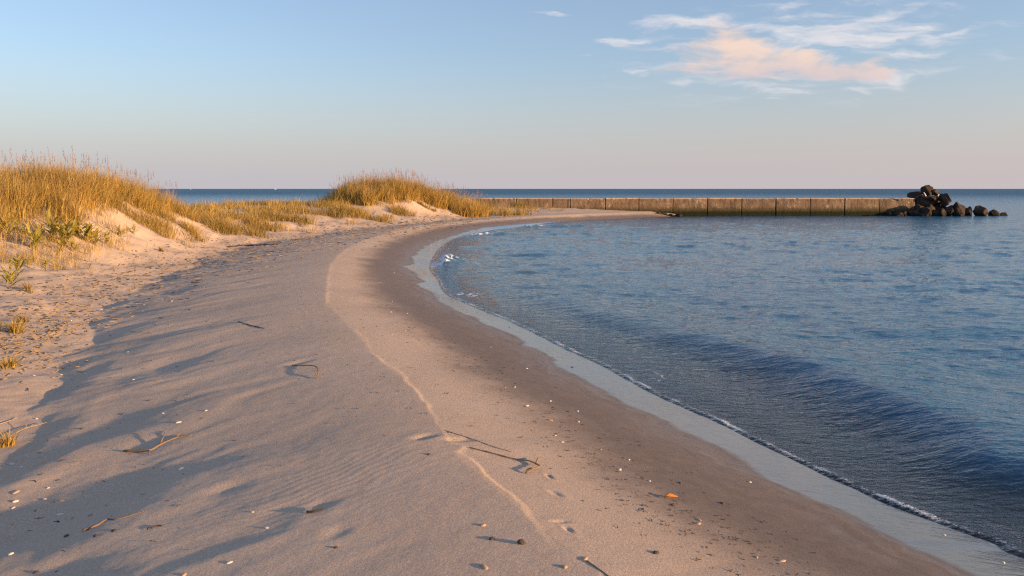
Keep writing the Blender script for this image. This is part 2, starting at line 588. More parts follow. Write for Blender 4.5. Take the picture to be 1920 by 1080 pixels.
hb = N.math('ADD', N.math('MULTIPLY', fine, 0.55), N.math('ADD', N.math('MULTIPLY', mid, 0.35), N.math('MULTIPLY', grain, 0.30)))
bmp = N.new('Bump')
bmp.inputs['Distance'].default_value = 0.006
N.put(bmp.inputs['Height'], hb)
N.put(bmp.inputs['Strength'], N.math('MULTIPLY', N.math('MULTIPLY', dryness, dryness), N.math('SUBTRACT', 0.8, N.math('MULTIPLY', damp, 0.55))))
# water film: faint drawn-out streaks
stk = N.noise(N.mapping(pos, rot=(0, 0, math.radians(38)), scale=(1.5, 9, 1)), 2.2, 3, .55)
stk2 = N.noise(N.mapping(pos, rot=(0, 0, math.radians(30)), scale=(4, 30, 1)), 1.6, 3, .6)
cb = N.bump(N.math('ADD', stk, N.math('MULTIPLY', stk2, .35)), 0.22, 0.012)
b = principled(N, out, colr, N.ramp(damp, 0, 1, 0.95, 0.62), bmp.outputs[0], 0.25)
N.put(b.inputs['Coat Weight'], N.math('MAXIMUM', N.ramp(film, 0.15, 0.95), N.math('MULTIPLY', N.math('MULTIPLY', N.attr('sheen'), N.ramp(swl, .35, .6)), 0.45)))
N.put(b.inputs['Coat Roughness'], N.ramp(film, 0.0, 0.9, 0.34, 0.025))
b.inputs['Coat IOR'].default_value = 1.9
N.put(b.inputs['Coat Normal'], cb)

beach = mesh_obj('beach', np.stack([gx, gy, gz], 1), gq, ms)
beach['kind'] = 'structure'
wedge = 0.07 + 0.05 * fbm(gx * 1.3, gy * 1.3, 2, 91)
mirn = mir + (0.10 * fbm(gx * 1.1, gy * 1.1, 3, 93) + 0.035 * fbm(gx * 4, gy * 4, 2, 94)) * (gy < 40)
film_v = smooth(-mirn, -wedge, wedge + 0.10)
# damp band between the film and the dry top of the foreshore
dampd = -mir + 0.10 * fbm(gx * 0.8, gy * 0.8, 3, 95)
width = np.clip((np.abs(mir) + np.abs(gi['c'])) * 0.62, 0.3, 2.5)
damp_v = np.where(mir < 0, 1.0, 1 - smooth(mir + 0.12 * fbm(gx * 1.1, gy * 1.1, 3, 97), width * 0.45, width * 1.45))
damp_v = np.where(gi['c'] > 0.4, 0, damp_v)
vattr(beach, 'film', film_v * (gi['c'] < 0.3))
vattr(beach, 'damp', damp_v)
vattr(beach, 'mird', mir)
vattr(beach, 'sheen', 1 - smooth(mirn, -0.05, 0.55))
vattr(beach, 'dune', smooth(gi['t'], 0.5, 4))

# ------------------------------------------------------------------ sea
_sw_px = [(800, 480), (828, 494), (880, 516), (950, 536), (1030, 557), (1120, 585), (1250, 616), (1400, 652), (1550, 697), (1700, 757), (1850, 832), (1960, 893)]
SWELL = catmull([at_z(u, v, 0.04)[:2] for u, v in _sw_px] + [(6.5, 3.9), (9, 2.2)], 4)
_sw2 = [(900, 438), (960, 455), (1080, 480), (1250, 505), (1450, 530), (1700, 566), (1950, 610)]
SWELL2 = catmull([at_z(u, v, 0.02)[:2] for u, v in _sw2], 4)


def water(x, y, sv):
    zb, gi = land(x, y, False, sv)
    df = -gi['df']                                    # positive out to sea
    far = 1 / (1 + (np.hypot(x, y) / 55.0) ** 3)
    shore = smooth(df, 0.02, 1.4)
    r = np.hypot(x, y)
    # wind ripples: short crests lying across the view
    def ridged(X, Y, s):
        n = perlin(X, Y, s)
        return 0.5 - np.abs(n) * 1.2
    w1 = 0.4 * perlin(x * 0.5, y * 0.5, 101)
    z = 0.030 * perlin((x + .25 * y) * 0.55 + w1, (y - 0.10 * x) * 1.35, 103)
    z = z + 0.020 * ridged((x - .12 * y) * 1.25, (y + 0.12 * x) * 2.5 + w1, 105)
    z = z + 0.028 * ridged((x + .2 * y) * 1.05 + w1, (y - 0.1 * x) * 1.25, 106) * smooth(r, 10, 22)
    z = z + 0.044 * ridged((x - .15 * y) * 0.62, (y + 0.08 * x) * 0.70 + w1, 108) * smooth(r, 18, 38)
    z = z + (0.0095 + 0.0055 * smooth(r, 9, 16)) * ridged((x + .15 * y) * 2.2 + w1, (y - 0.12 * x) * 4.2, 107)
    z = z + 0.0050 * perlin(x * 5.0, (y + .3 * x) * 9.5, 109) * smooth(-r, -26, -10)
    z = z * (0.35 + 0.65 * smooth(df, 0.6, 3.0) + 0.5 * smooth(r, 9, 25)) * (0.6 + 0.55 * fbm(x * 0.16, y * 0.16, 2, 111) + .25)
    # crossing chop in the shallows
    sh = smooth(df, 0.03, 0.35) * (1 - smooth(df, 0.9, 2.4))
    z = z + sh * (0.0050 * ridged(x * 5.0 + w1, y * 6.0, 113) + 0.0036 * perlin(x * 11, y * 12, 115))
    # the low swell rolling in
    e, p = seg_dist(x, y, SWELL)
    amp = 0.036 + 0.100 * smooth(p, 0.20, 0.80)
    e = e + 0.07 * perlin(x * 0.7, y * 0.7, 117)
    prof = np.where(e < 0, np.exp(-(e / 0.52) ** 2), np.exp(-(e / 1.15) ** 2))
    z = z + amp * prof * smooth(p, 0.0, 0.05) * (1 - smooth(p, 0.985, 1)) - 0.30 * amp * np.exp(-((e + 1.15) / 0.5) ** 2) * smooth(p, 0.3, 0.6)
    e2, p2 = seg_dist(x, y, SWELL2)
    z = z + 0.030 * np.exp(-((e2 + 0.2 * perlin(x * .4, y * .4, 119)) / 1.0) ** 2) * smooth(p2, 0.0, 0.2) * (1 - smooth(p2, .9, 1))
    # a small breaker running up the inner bend
    brk = np.zeros(x.shape); zbk = np.zeros(x.shape)
    for (u, v, ang, ln, wf, wb, hgt) in ((829, 492, 1.36, 1.15, .30, .42, .21), (898, 440, 0.9, 2.2, .25, .5, .12), (1000, 424, 0.35, 3.0, .3, .6, .10)):
        B = at_z(u, v, 0.04)
        bx, by = x - B[0], y - B[1]
        ca, sa = math.cos(ang), math.sin(ang)
        ba, bb = bx * ca + by * sa, -bx * sa + by * ca
        bb = bb + 0.12 * perlin(x * 2.2, y * 2.2, 127)
        bk = np.exp(-(ba / ln) ** 2) * np.exp(-(np.where(bb > 0, bb / wf, bb / wb)) ** 2)
        zbk = zbk + bk * hgt * (1 + 0.45 * perlin(x * 4, y * 4, 121) + 0.25 * perlin(x * 11, y * 11, 122))
        brk = np.maximum(brk, bk * min(1, hgt / .16))
    z = z * shore * far + zbk * smooth(df, 0.05, 0.45)
    # the thin lip of the swash
    z = z + 0.014 * np.exp(-((df - 0.07) / 0.07) ** 2) * (0.8 + 0.6 * perlin(x * 4, y * 4, 123)) * (y < 40)
    z = z - 0.10 * np.clip(0.03 - df, 0, 1)
    return z, zb, df, brk, e, p


def foam_mask(x, y, df, brk):
    n = fbm(x * 2.2, y * 2.2, 3, 131)
    n2 = fbm(x * 8, y * 8, 3, 135)
    edge = np.exp(-((df - 0.055) / 0.04) ** 2) * (0.42 + 0.22 * smooth(n, -0.1, 0.5))
    lace = smooth(df, 0.1, 0.3) * (1 - smooth(df, 0.45, 0.95)) * smooth(fbm(x * 0.7 + 5, y * 0.7, 2, 137), 0.0, 0.5) * smooth(1 - np.abs(fbm(x * 3.2, y * 3.2, 2, 139)) * 5, 0.2, 0.9) * 0.75
    speck = 0.27 * smooth(df, 0.06, 0.2) * (1 - smooth(df, 0.5, 1.3)) * smooth(fbm(x * 0.6 + 9, y * 0.6, 3, 141), -0.15, 0.45)
    return np.clip(edge + speck + lace * 0.8 + smooth(brk, 0.18, 0.6) * (0.50 + 0.9 * n2), 0, 1) * (y < 45)


th = np.radians(np.concatenate([np.linspace(-80, -14, 40, endpoint=False), np.linspace(-14, 36, 560, endpoint=False), np.linspace(36, 115, 60)]))
rr = np.concatenate([spaced(3.6, 66, 560, 0.5), 66 * (40000 / 66) ** np.linspace(0.01, 1, 90)])
sx, sy, sq = fan_grid(th, rr)
sz, szb, sdf, sbrk, se, sp = water(sx, sy, fan_survey(th, rr))
keep = (sdf > -0.06) | (sy > 62)
kq = keep[sq].any(1) & ~((szb[sq] > sz[sq] + 0.25).all(1))
sq = sq[kq]
used = np.unique(sq)
remap = -np.ones(len(sx), int); remap[used] = np.arange(len(used))
sq = remap[sq]

mw, N, out = material('sea_water')
geo = N.new('NewGeometry'); pos = geo.outputs['Position']
dep = N.attr('depth'); foam = N.attr('foam'); dist = N.attr('dist')
n1 = N.noise(N.mapping(pos, scale=(3.0, 7.0, 3)), 1.0, 4, .6)
n2 = N.noise(N.mapping(pos, rot=(0, 0, .35), scale=(9, 22, 9)), 1.0, 3, .6)
n3 = N.noise(N.mapping(pos, rot=(0, 0, -.2), scale=(0.5, 1.6, 1)), 1.0, 4, .6)
n4 = N.noise(pos, 38, 3, .6)
h1 = N.math('ADD', N.math('MULTIPLY', n1, 0.045), N.math('MULTIPLY', n2, 0.022))
h1 = N.math('ADD', h1, N.math('MULTIPLY', n3, N.ramp(dist, 15, 90, 0.0, 0.55)))
h1 = N.math('ADD', h1, N.math('MULTIPLY', n4, N.ramp(dep, 0.10, 0.0, 0.0, 0.010)))
nrm = N.bump(h1, 0.55, 1.0)
turb = N.mix(N.ramp(dep, 0.0, 0.28), (0.045, 0.055, 0.058), (0.016, 0.102, 0.182))
rough_w = N.math('ADD', N.ramp(dist, 6, 70, 0.03, 0.15), N.ramp(dist, 60, 400, 0.0, 0.32))
deepw = N.new('BsdfPrincipled')
N.put(deepw.inputs['Base Color'], turb); N.put(deepw.inputs['Roughness'], rough_w)
deepw.inputs['IOR'].default_value = 1.333; deepw.inputs['Specular IOR Level'].default_value = 0.50; N.put(deepw.inputs['Specular Tint'], (0.84, 0.94, 1.0)); N.put(deepw.inputs['Normal'], nrm)
tra = N.new('BsdfTransparent'); N.put(tra.inputs[0], (0.86, 0.90, 0.90))
glo = N.new('BsdfGlossy'); glo.distribution = 'GGX'
N.put(glo.inputs['Roughness'], rough_w)
N.put(glo.inputs['Normal'], nrm); N.put(glo.inputs['Color'], (1, 1, 1))
fre = N.new('Fresnel'); fre.inputs[0].default_value = 1.333; N.put(fre.inputs['Normal'], nrm)
thin = N.new('MixShader')
N.put(thin.inputs[0], fre.outputs[0]); N.t.links.new(tra.outputs[0], thin.inputs[1]); N.t.links.new(glo.outputs[0], thin.inputs[2])
surf = N.new('MixShader')
N.put(surf.inputs[0], N.math('SUBTRACT', 1.0, N.math('POWER', 2.718, N.math('MULTIPLY', dep, -12.0)), clamp=True))
N.t.links.new(thin.outputs[0], surf.inputs[1]); N.t.links.new(deepw.outputs[0], surf.inputs[2])
fo = N.new('BsdfDiffuse'); N.put(fo.inputs[0], (0.78, 0.80, 0.82))
fs = N.new('MixShader')
bub = N.noise(pos, 55, 3, .7)
ff = N.ramp(N.math('ADD', foam, N.math('MULTIPLY', N.math('SUBTRACT', bub, .5), 1.3)), 0.35, 0.75)
N.put(fs.inputs[0], N.math('MULTIPLY', ff, N.ramp(foam, 0.02, 0.2)))
N.t.links.new(surf.outputs[0], fs.inputs[1]); N.t.links.new(fo.outputs[0], fs.inputs[2])
N.t.links.new(fs.outputs[0], out.inputs[0])

sea = mesh_obj('sea', np.stack([sx, sy, sz], 1)[used], sq, mw)
sea['kind'] = 'structure'
vattr(sea, 'depth', np.clip(sz - szb, 0, 3)[used])
vattr(sea, 'foam', foam_mask(sx, sy, sdf, sbrk)[used])
vattr(sea, 'dist', np.hypot(sx, sy)[used])

# ------------------------------------------------------------------ sea wall
mc, N, out = material('weathered_concrete')
geo = N.new('NewGeometry'); pos = geo.outputs['Position']
oi = N.new('ObjectInfo')
sp = N.new('SeparateXYZ'); N.put(sp.inputs[0], pos)
zc = sp.outputs[2]
na = N.noise(pos, 1.3, 5, .65); nb = N.noise(N.mapping(pos, scale=(5, 5, 1.1)), 1.0, 4, .6); nc = N.noise(pos, 6, 5, .7)
col = N.mix(N.ramp(na, .3, .7), (0.165, 0.115, 0.074), (0.275, 0.200, 0.135))
col = N.mix(N.math('MULTIPLY', oi.outputs['Random'], .35), col, (0.15, 0.105, 0.07))
col = N.mix(N.math('MULTIPLY', N.ramp(nb, .46, .68), .75), col, (0.075, 0.055, 0.038))
col = N.mix(N.math('MULTIPLY', N.ramp(nc, .55, .66), N.ramp(na, .45, .62)), col, (0.46, 0.38, 0.29))
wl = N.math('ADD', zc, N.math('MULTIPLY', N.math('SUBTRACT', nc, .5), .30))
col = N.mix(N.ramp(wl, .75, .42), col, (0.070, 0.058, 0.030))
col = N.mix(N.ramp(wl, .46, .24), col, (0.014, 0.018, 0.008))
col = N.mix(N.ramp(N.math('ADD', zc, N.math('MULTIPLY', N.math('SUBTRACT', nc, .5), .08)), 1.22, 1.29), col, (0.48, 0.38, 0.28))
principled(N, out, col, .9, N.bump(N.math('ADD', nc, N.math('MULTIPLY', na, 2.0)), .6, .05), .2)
md, N, out = material('dark_joint_filler')
geo = N.new('NewGeometry')
principled(N, out, N.mix(N.noise(geo.outputs['Position'], 8, 3), (0.03, 0.024, 0.018), (0.06, 0.05, 0.035)), .95)

wall = empty('sea_wall', (8, WALL_Y + .3, 0))
tag(wall, 'long weathered concrete sea wall of jointed panels running out to the boulders', 'sea wall')
_px2m = WALL_Y / (F * math.cos(PITCH) + 0)     # metres per pixel at the wall's distance


def wall_x(u, v=388):
    d = pix_dir(u, v)
    return d[0] / d[1] * WALL_Y


TOP = CAM_H - (371.3 - 354) / F * WALL_Y
_j = [820, 900, 968, 1036, 1069, 1135, 1197.5, 1261.5, 1326, 1390.5, 1454.5, 1519, 1583.5, 1649, 1716]


def panel(x0, x1, seed):
    """One concrete panel: a slab with a rounded, chipped top edge and an uneven face."""
    nx, nzv, th_ = 16, 10, 0.62
    rg = np.random.default_rng(seed)
    vs, fs = [], []
    # cross-section rows: front bottom -> front top -> back top -> back bottom
    zs = list(np.linspace(-0.9, TOP - 0.05, nzv))
    sec = [(0.0, z) for z in zs] + [(0.02, TOP - 0.012), (0.05, TOP), (th_ - .05, TOP), (th_ - .02, TOP - .012), (th_, TOP - .05), (th_, -0.9)]
    dz = rg.normal(0, 0.014); dy = rg.normal(0, 0.016)
    xs = np.concatenate([[x0, x0 + .012], np.linspace(x0 + .05, x1 - .05, nx), [x1 - .012, x1]])
    for i, xx in enumerate(xs):
        endin = 0.03 if i in (0, len(xs) - 1) else (0.008 if i in (1, len(xs) - 2) else 0.0)
        for j, (yy, zz) in enumerate(sec):
            f = 1 if yy < th_ / 2 else -1
            nn = 0.012 * perlin(np.array([xx * 1.7]), np.array([zz * 2.3]), seed)[0] + 0.006 * perlin(np.array([xx * 6.]), np.array([zz * 6.]), seed + 1)[0]
            chip = max(0.0, perlin(np.array([xx * 3.1]), np.array([0.5]), seed + 2)[0] - .25) * 0.06 if zz > TOP - .06 else 0
            ledge = -0.035 * (zz < 0.40 and f > 0)
            vs.append((xx, WALL_Y + dy + yy + f * (endin + nn + chip) + ledge, zz + dz - chip - endin * .5 * (zz > TOP - .06)))
    ns = len(sec)
    for i in range(len(xs) - 1):
        for j in range(ns - 1):
            fs.append((i * ns + j, (i + 1) * ns + j, (i + 1) * ns + j + 1, i * ns + j + 1))
    fs.append(tuple(range(ns - 1, -1, -1))[::-1]); fs.append(tuple((len(xs) - 1) * ns + k for k in range(ns))[::-1])
    return vs, fs


for k in range(len(_j) - 1):
    a, b2 = wall_x(_j[k]) + .022, wall_x(_j[k + 1]) - .022
    vs, fs = panel(a, b2, 300 + k)
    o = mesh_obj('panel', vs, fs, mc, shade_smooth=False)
    o.parent = wall; o.matrix_parent_inverse = Matrix.Translation(-wall.location)
xa, xb = wall_x(_j[0]) + .1, wall_x(_j[-1]) - .1
vs = [(x, y, z) for x in (xa, xb) for y in (WALL_Y + .14, WALL_Y + .46) for z in (-.9, TOP - .07)]
o = mesh_obj('joint_core', vs, [(0, 1, 3, 2), (4, 6, 7, 5), (0, 4, 5, 1), (2, 3, 7, 6), (1, 5, 7, 3), (0, 2, 6, 4)], md, shade_smooth=False)
o.parent = wall; o.matrix_parent_inverse = Matrix.Translation(-wall.location)

# ------------------------------------------------------------------ boulders
mr, N, out = material('boulder_stone')
geo = N.new('NewGeometry'); pos = geo.outputs['Position']; oi = N.new('ObjectInfo')
na = N.noise(pos, 2.5, 5, .65); nb = N.noise(pos, 11, 4, .65)
sp = N.new('SeparateXYZ'); N.put(sp.inputs[0], pos)
col = N.mix(N.ramp(na, .35, .65), (0.026, 0.018, 0.014), (0.090, 0.055, 0.034))
col = N.mix(N.math('MULTIPLY', oi.outputs['Random'], .6), col, (0.032, 0.025, 0.022))
col = N.mix(N.math('MULTIPLY', N.ramp(nb, .5, .7), .6), col, (0.014, 0.012, 0.010))
wl = N.math('ADD', sp.outputs[2], N.math('MULTIPLY', N.math('SUBTRACT', nb, .5), .25))
col = N.mix(N.ramp(wl, .30, .08), col, (0.018, 0.017, 0.012))
principled(N, out, col, .85, N.bump(N.math('ADD', nb, N.math('MULTIPLY', na, 2.)), .8, .06), .25)


def ico(sub):
    import bmesh
    bm = bmesh.new(); bmesh.ops.create_icosphere(bm, subdivisions=sub, radius=1.0)
    v = np.array([p.co[:] for p in bm.verts]); f = [tuple(q.index for q in g.verts) for g in bm.faces]
    bm.free(); return v, f


ICO4 = ico(4); ICO2 = ico(2); ICO3 = ico(3)


def rock_verts(base, seed, flats=7, rough=0.10, cut=(.62, .9)):
    rg = np.random.default_rng(seed)
    v = base.copy()
    for k in range(flats):
        n = rg.normal(size=3); n /= np.linalg.norm(n)
        d = rg.uniform(*cut)
        h = v @ n
        v = v - np.where(h > d, (h - d) * 0.93, 0)[:, None] * n
    a = rg.uniform(0, 50, 3)
    nn = fbm(v[:, 0] * 1.6 + a[0] + v[:, 2], v[:, 1] * 1.6 + a[1] - .7 * v[:, 2], 4, seed)
    return v * (1 + rough * nn)[:, None]


def boulder(u0, u1, v0, v1, y, label, seed, depth=1.0, tilt=0.0, flats=7, group='boulders at the end of the sea wall'):
    """A boulder filling the picture box u0..u1, v0..v1 at depth y."""
    c = pix_dir((u0 + u1) / 2, (v0 + v1) / 2); s = y / c[1]
    cx, cz = c[0] * s, CAM_H + c[2] * s
    hx = (u1 - u0) / 2 / F * s; hz = (v1 - v0) / 2 / F * s
    v = rock_verts(ICO4[0], seed, flats + 6, .13, (.52, .86))
    v /= np.abs(v).max(0)
    v = v * np.array((hx, (hx + hz) / 2 * depth, hz)) * 1.13
    o = mesh_obj('boulder', v, ICO4[1], mr)
    o.location = (cx, y, cz); o.rotation_euler = (0, tilt, 0)
    tag(o, label, 'boulder', group)
    return o


Y = WALL_Y


def bz(X): return 1680 + X / 8.727


def bv(Yp): return 330 + Yp / 8.727


_b = [  # zoomed box x0 x1 y0 y1, depth, label
    (408, 605, 152, 325, Y + .3, 'topmost rounded boulder of the pile, standing above the horizon', 1, 1.0, .12),
    (560, 695, 218, 320, Y + .1, 'small lit boulder leaning against the right of the topmost boulder', 2, 1.0, .3),
    (195, 450, 250, 350, Y + .9, 'dark pointed slab lying on the wall end left of the topmost boulder', 3, .8, -.15),
    (520, 700, 318, 400, Y - .2, 'flat pale slab lying under the two top boulders', 4, 1.1, .1),
    (700, 880, 280, 490, Y - .3, 'large upright orange boulder on the right shoulder of the pile', 5, 1.0, 0),
    (340, 660, 335, 520, Y + .2, 'broad dark boulder filling the middle of the pile', 6, .8, .1),
    (560, 800, 400, 660, Y + .4, 'dark boulder deep in the pile under the large upright one', 7, .8, 0),
    (780, 945, 470, 655, Y - .5, 'wedge shaped boulder at the right foot of the pile', 8, 1.0, .45),
    (700, 800, 535, 660, Y - .9, 'small rounded boulder at the waterline between the two front boulders', 9, 1.0, 0),
    (432, 590, 495, 665, Y - 1.1, 'furrowed sunlit boulder at the front of the pile, in the water', 10, 1.0, 0),
    (300, 445, 460, 600, Y - .5, 'grey boulder against the end face of the wall', 11, 1.0, .2),
    (200, 470, 560, 668, Y - .6, 'dark low boulder at the waterline before the wall end', 12, .9, 0),
    (100, 190, 580, 655, Y - .8, 'little tan boulder at the waterline below the last wall panel', 13, 1.0, 0),
    (-20, 130, 592, 655, Y - .9, 'low dark boulder at the wall foot in the pile shadow', 14, .8, 0),
    (-140, -70, 585, 645, Y - .7, 'small boulder at the wall foot farthest from the pile', 15, 1.0, 0),
    (385, 450, 618, 665, Y - 1.5, 'smallest stone at the waterline in front of the furrowed boulder', 16, 1.0, 0),
    (905, 1110, 440, 668, Y - .4, 'tall round boulder standing in the water just right of the pile', 17, 1.0, 0),
    (1000, 1112, 608, 660, Y - 1.0, 'thin tan stone at the foot of the tall round boulder', 18, .9, 0),
    (1095, 1260, 505, 665, Y + .2, 'reddish boulder right behind the tall round boulder', 19, 1.0, .15),
    (1285, 1500, 495, 672, Y + .1, 'round boulder standing alone between the two gaps of water', 20, 1.0, 0),
    (1500, 1675, 555, 665, Y + .2, 'second boulder from the outer end of the row', 21, 1.0, .1),
    (1670, 1840, 588, 660, Y + .3, 'low outermost boulder of the row, barely out of the water', 22, .9, .05),
]
_b += [(300, 560, 300, 460, Y + .9, 'dark boulder behind the wall end, under the pointed slab', 23, .8, 0),
       (560, 760, 300, 440, Y + .8, 'dark boulder in the gap below the small lit boulder', 24, .8, 0),
       (640, 860, 440, 600, Y + .3, 'dark boulder between the large upright one and its foot', 25, .8, .2),
       (440, 640, 470, 640, Y - .1, 'dark boulder in the hollow behind the furrowed one', 26, .8, 0),
       (560, 720, 560, 668, Y - .6, 'dark boulder at the waterline right of the furrowed one', 27, .9, 0)]
for (x0, x1, y0, y1, yy, lab, sd, dp, tl) in _b:
    if y1 > 640: y1 += 40
    boulder(bz(x0), bz(x1), bv(y0), bv(y1), yy, lab, 400 + sd, dp, tl)
# squared block behind the wall end
o = boulder(bz(296), bz(366), bv(330), bv(480), Y + .25, 'narrow squared block of rubble at the cut end of the wall', 431, 1.0, 0, 12)
# stones where the sand meets the wall
for k, (u0, u1, v0, v1, lab) in enumerate([(1232, 1250, 398.5, 403.5, 'dark flat stone on the sand spit by the wall, first of four'),
                                           (1226, 1240, 397.5, 401, 'smaller dark stone behind the flat stone at the sand spit'),
                                           (1250, 1266, 400.5, 405, 'brown stone in the middle of those at the sand spit'),
                                           (1266, 1281, 401, 406, 'tan stone at the water end of the sand spit')]):
    boulder(u0, u1, v0, v1 + 2, WALL_Y - .9 - .1 * k, lab, 450 + k, 1.0, 0, 7, 'stones at the end of the sand spit')

ml, N, out = material('plain_white')
geo = N.new('NewGeometry')
principled(N, out, N.mix(N.noise(geo.outputs['Position'], 30, 3), (.72, .72, .70), (.82, .81, .78)), .7)


def tube(name, pts, radii, mat, sides=8, parent=None, loc=None, link=True):
    pts = np.array(pts, float); n = len(pts)
    vs, fs = [], []
    for i in range(n):
        t = pts[min(i + 1, n - 1)] - pts[max(i - 1, 0)]
        t /= np.linalg.norm(t) + 1e-9
        ref = np.array((0, 0, 1.0)) if abs(t[2]) < .9 else np.array((1.0, 0, 0))
        a = np.cross(t, ref); a /= np.linalg.norm(a); b = np.cross(t, a)
        for k in range(sides):
            an = 2 * math.pi * k / sides
            vs.append(pts[i] + radii[i] * (math.cos(an) * a + math.sin(an) * b))
    for i in range(n - 1):
        for k in range(sides):
            k2 = (k + 1) % sides
            fs.append((i * sides + k, i * sides + k2, (i + 1) * sides + k2, (i + 1) * sides + k))
    fs.append(tuple(range(sides))[::-1]); fs.append(tuple((n - 1) * sides + k for k in range(sides)))
    return mesh_obj(name, vs, fs, mat, parent, link=link)


def on_plane(u, v, y):
    d = pix_dir(u, v); s = y / d[1]
    return np.array((d[0] * s, y, CAM_H + d[2] * s))


a, b2 = on_plane(bz(455), bv(268), Y - .75), on_plane(bz(490), bv(330), Y - .70)  # thin white tubes built for two white marks among the boulders
tag(tube('bar', [a, a * .5 + b2 * .5, b2], [.035, .04, .04], ml), 'short white stake slanting below the topmost boulder', 'bar', 'white bars among the boulders')
a, b2 = on_plane(bz(700), bv(296), Y - .95), on_plane(bz(684), bv(332), Y - .92)
tag(tube('bar', [a, a * .5 + b2 * .5, b2], [.04, .045, .045], ml), 'short white stake beside the large upright orange boulder', 'bar', 'white bars among the boulders')

# ------------------------------------------------------------------ boats on the horizon
mb, N, out = material('white_boat_paint')
geo = N.new('NewGeometry')
principled(N, out, N.mix(N.noise(geo.outputs['Position'], 3, 2), (.80, .80, .79), (.72, .72, .71)), .4)


def boat(u, y, L, label):
    d = pix_dir(u, 354); x = d[0] / d[1] * y
    e = empty('boat', (x, y, 0)); tag(e, label, 'boat', 'boats on the horizon')
    xs = np.linspace(-L / 2, L / 2, 9); vs, fs = [], []
    for i, xx in enumerate(xs):
        w = L * .16 * max(0.05, 1 - ((xx + L * .1) / (L * .6)) ** 2) ** .7
        zt = L * .12 + L * .06 * ((xx / L + .5) ** 2)
        vs += [(xx, -w, zt), (xx, -w * .6, -.3), (xx, w * .6, -.3), (xx, w, zt)]
    for i in range(8):
        for j in range(4):
            fs.append((i * 4 + j, i * 4 + (j + 1) % 4, (i + 1) * 4 + (j + 1) % 4, (i + 1) * 4 + j))
    fs += [(0, 1, 2, 3), (35, 34, 33, 32)]
    mesh_obj('hull', vs, fs, mb, e, False)
    w = L * .1; z0 = L * .12; z1 = L * .30
    vs = [(-L * .2, -w, z0), (L * .16, -w, z0), (L * .16, w, z0), (-L * .2, w, z0), (-L * .18, -w * .8, z1), (L * .06, -w * .8, z1), (L * .06, w * .8, z1), (-L * .18, w * .8, z1)]
    mesh_obj('cabin', vs, [(0, 1, 5, 4), (1, 2, 6, 5), (2, 3, 7, 6), (3, 0, 4, 7), (4, 5, 6, 7), (0, 3, 2, 1)], mb, e, False)
    mesh_obj('mast', [(-L * .05 + i * .12, j * .12, z) for z in (z1, L * .55) for i, j in ((-1, -1), (1, -1), (1, 1), (-1, 1))],
             [(0, 1, 5, 4), (1, 2, 6, 5), (2, 3, 7, 6), (3, 0, 4, 7), (4, 5, 6, 7)], mb, e, False)


boat(516, 2600, 8, 'tiny white boat on the horizon between the two dunes')
boat(357, 2900, 5, 'tiny white boat on the horizon close behind the left dune grass')

# ------------------------------------------------------------------ vegetation
def leaf_mat(name, lo, hi, tipc, transl=.35):
    m, N, out = material(name)
    t = N.attr('tint'); al = N.attr('along')
    c = N.mix(t, lo, hi)
    c = N.mix(N.math('MULTIPLY', N.ramp(al, .3, 1.0), .6), c, tipc)
    d = N.new('BsdfPrincipled'); N.put(d.inputs['Base Color'], c); d.inputs['Roughness'].default_value = .6; d.inputs['Specular IOR Level'].default_value = .25
    tr = N.new('BsdfTranslucent'); N.put(tr.inputs[0], c)
    mx = N.new('MixShader'); mx.inputs[0].default_value = transl
    N.t.links.new(d.outputs[0], mx.inputs[1]); N.t.links.new(tr.outputs[0], mx.inputs[2]); N.t.links.new(mx.outputs[0], out.inputs[0])
    return m


m_gold = leaf_mat('dune_grass_blade', (0.150, 0.115, 0.032), (0.64, 0.43, 0.105), (0.48, 0.33, 0.12))
m_tuft = leaf_mat('tuft_blade', (0.16, 0.125, 0.035), (0.48, 0.33, 0.09), (0.44, 0.29, 0.10))
m_green = leaf_mat('green_leaf', (0.17, 0.165, 0.030), (0.48, 0.40, 0.07), (0.42, 0.31, 0.09))
m_seed = leaf_mat('seed_head', (0.20, 0.125, 0.085), (0.36, 0.24, 0.165), (0.32, 0.21, 0.15), .2)


def blades(base, height, lean_dir, lean, width, tint, seg=4):
    """Curved tapering blades of grass. Returns verts, quads, tint, along."""
    n = len(base)
    k = np.linspace(0, 1, seg + 1)
    L = np.stack([np.cos(lean_dir), np.sin(lean_dir), np.zeros(n)], 1)
    face = lean_dir + math.pi / 2 + RNG.normal(0, .7, n)
    Wd = np.stack([np.cos(face), np.sin(face), np.zeros(n)], 1)
    V = []
    for i, t in enumerate(k):
        off = L * (lean * height * t ** 1.9)[:, None]
        up = (height * (t - 0.35 * np.minimum(lean, 1.3) * t ** 2.2))[:, None] * np.array((0, 0, 1.0))
        c = base + off + up
        w = (width * (1 - t ** 1.6) * (0.65 + .7 * t * (1 - t) * 2) + 0.0004)[:, None] * Wd * .5
        V.append(c - w); V.append(c + w)
    V = np.stack(V, 1)                                   # n, 2(seg+1), 3
    m = 2 * (seg + 1)
    q = np.array([(2 * i, 2 * i + 1, 2 * i + 3, 2 * i + 2) for i in range(seg)])
    Q = (np.arange(n)[:, None, None] * m + q[None]).reshape(-1, 4)
    T = np.repeat(tint, m); A = np.tile(np.repeat(k, 2), n)
    return V.reshape(-1, 3), Q, T, A


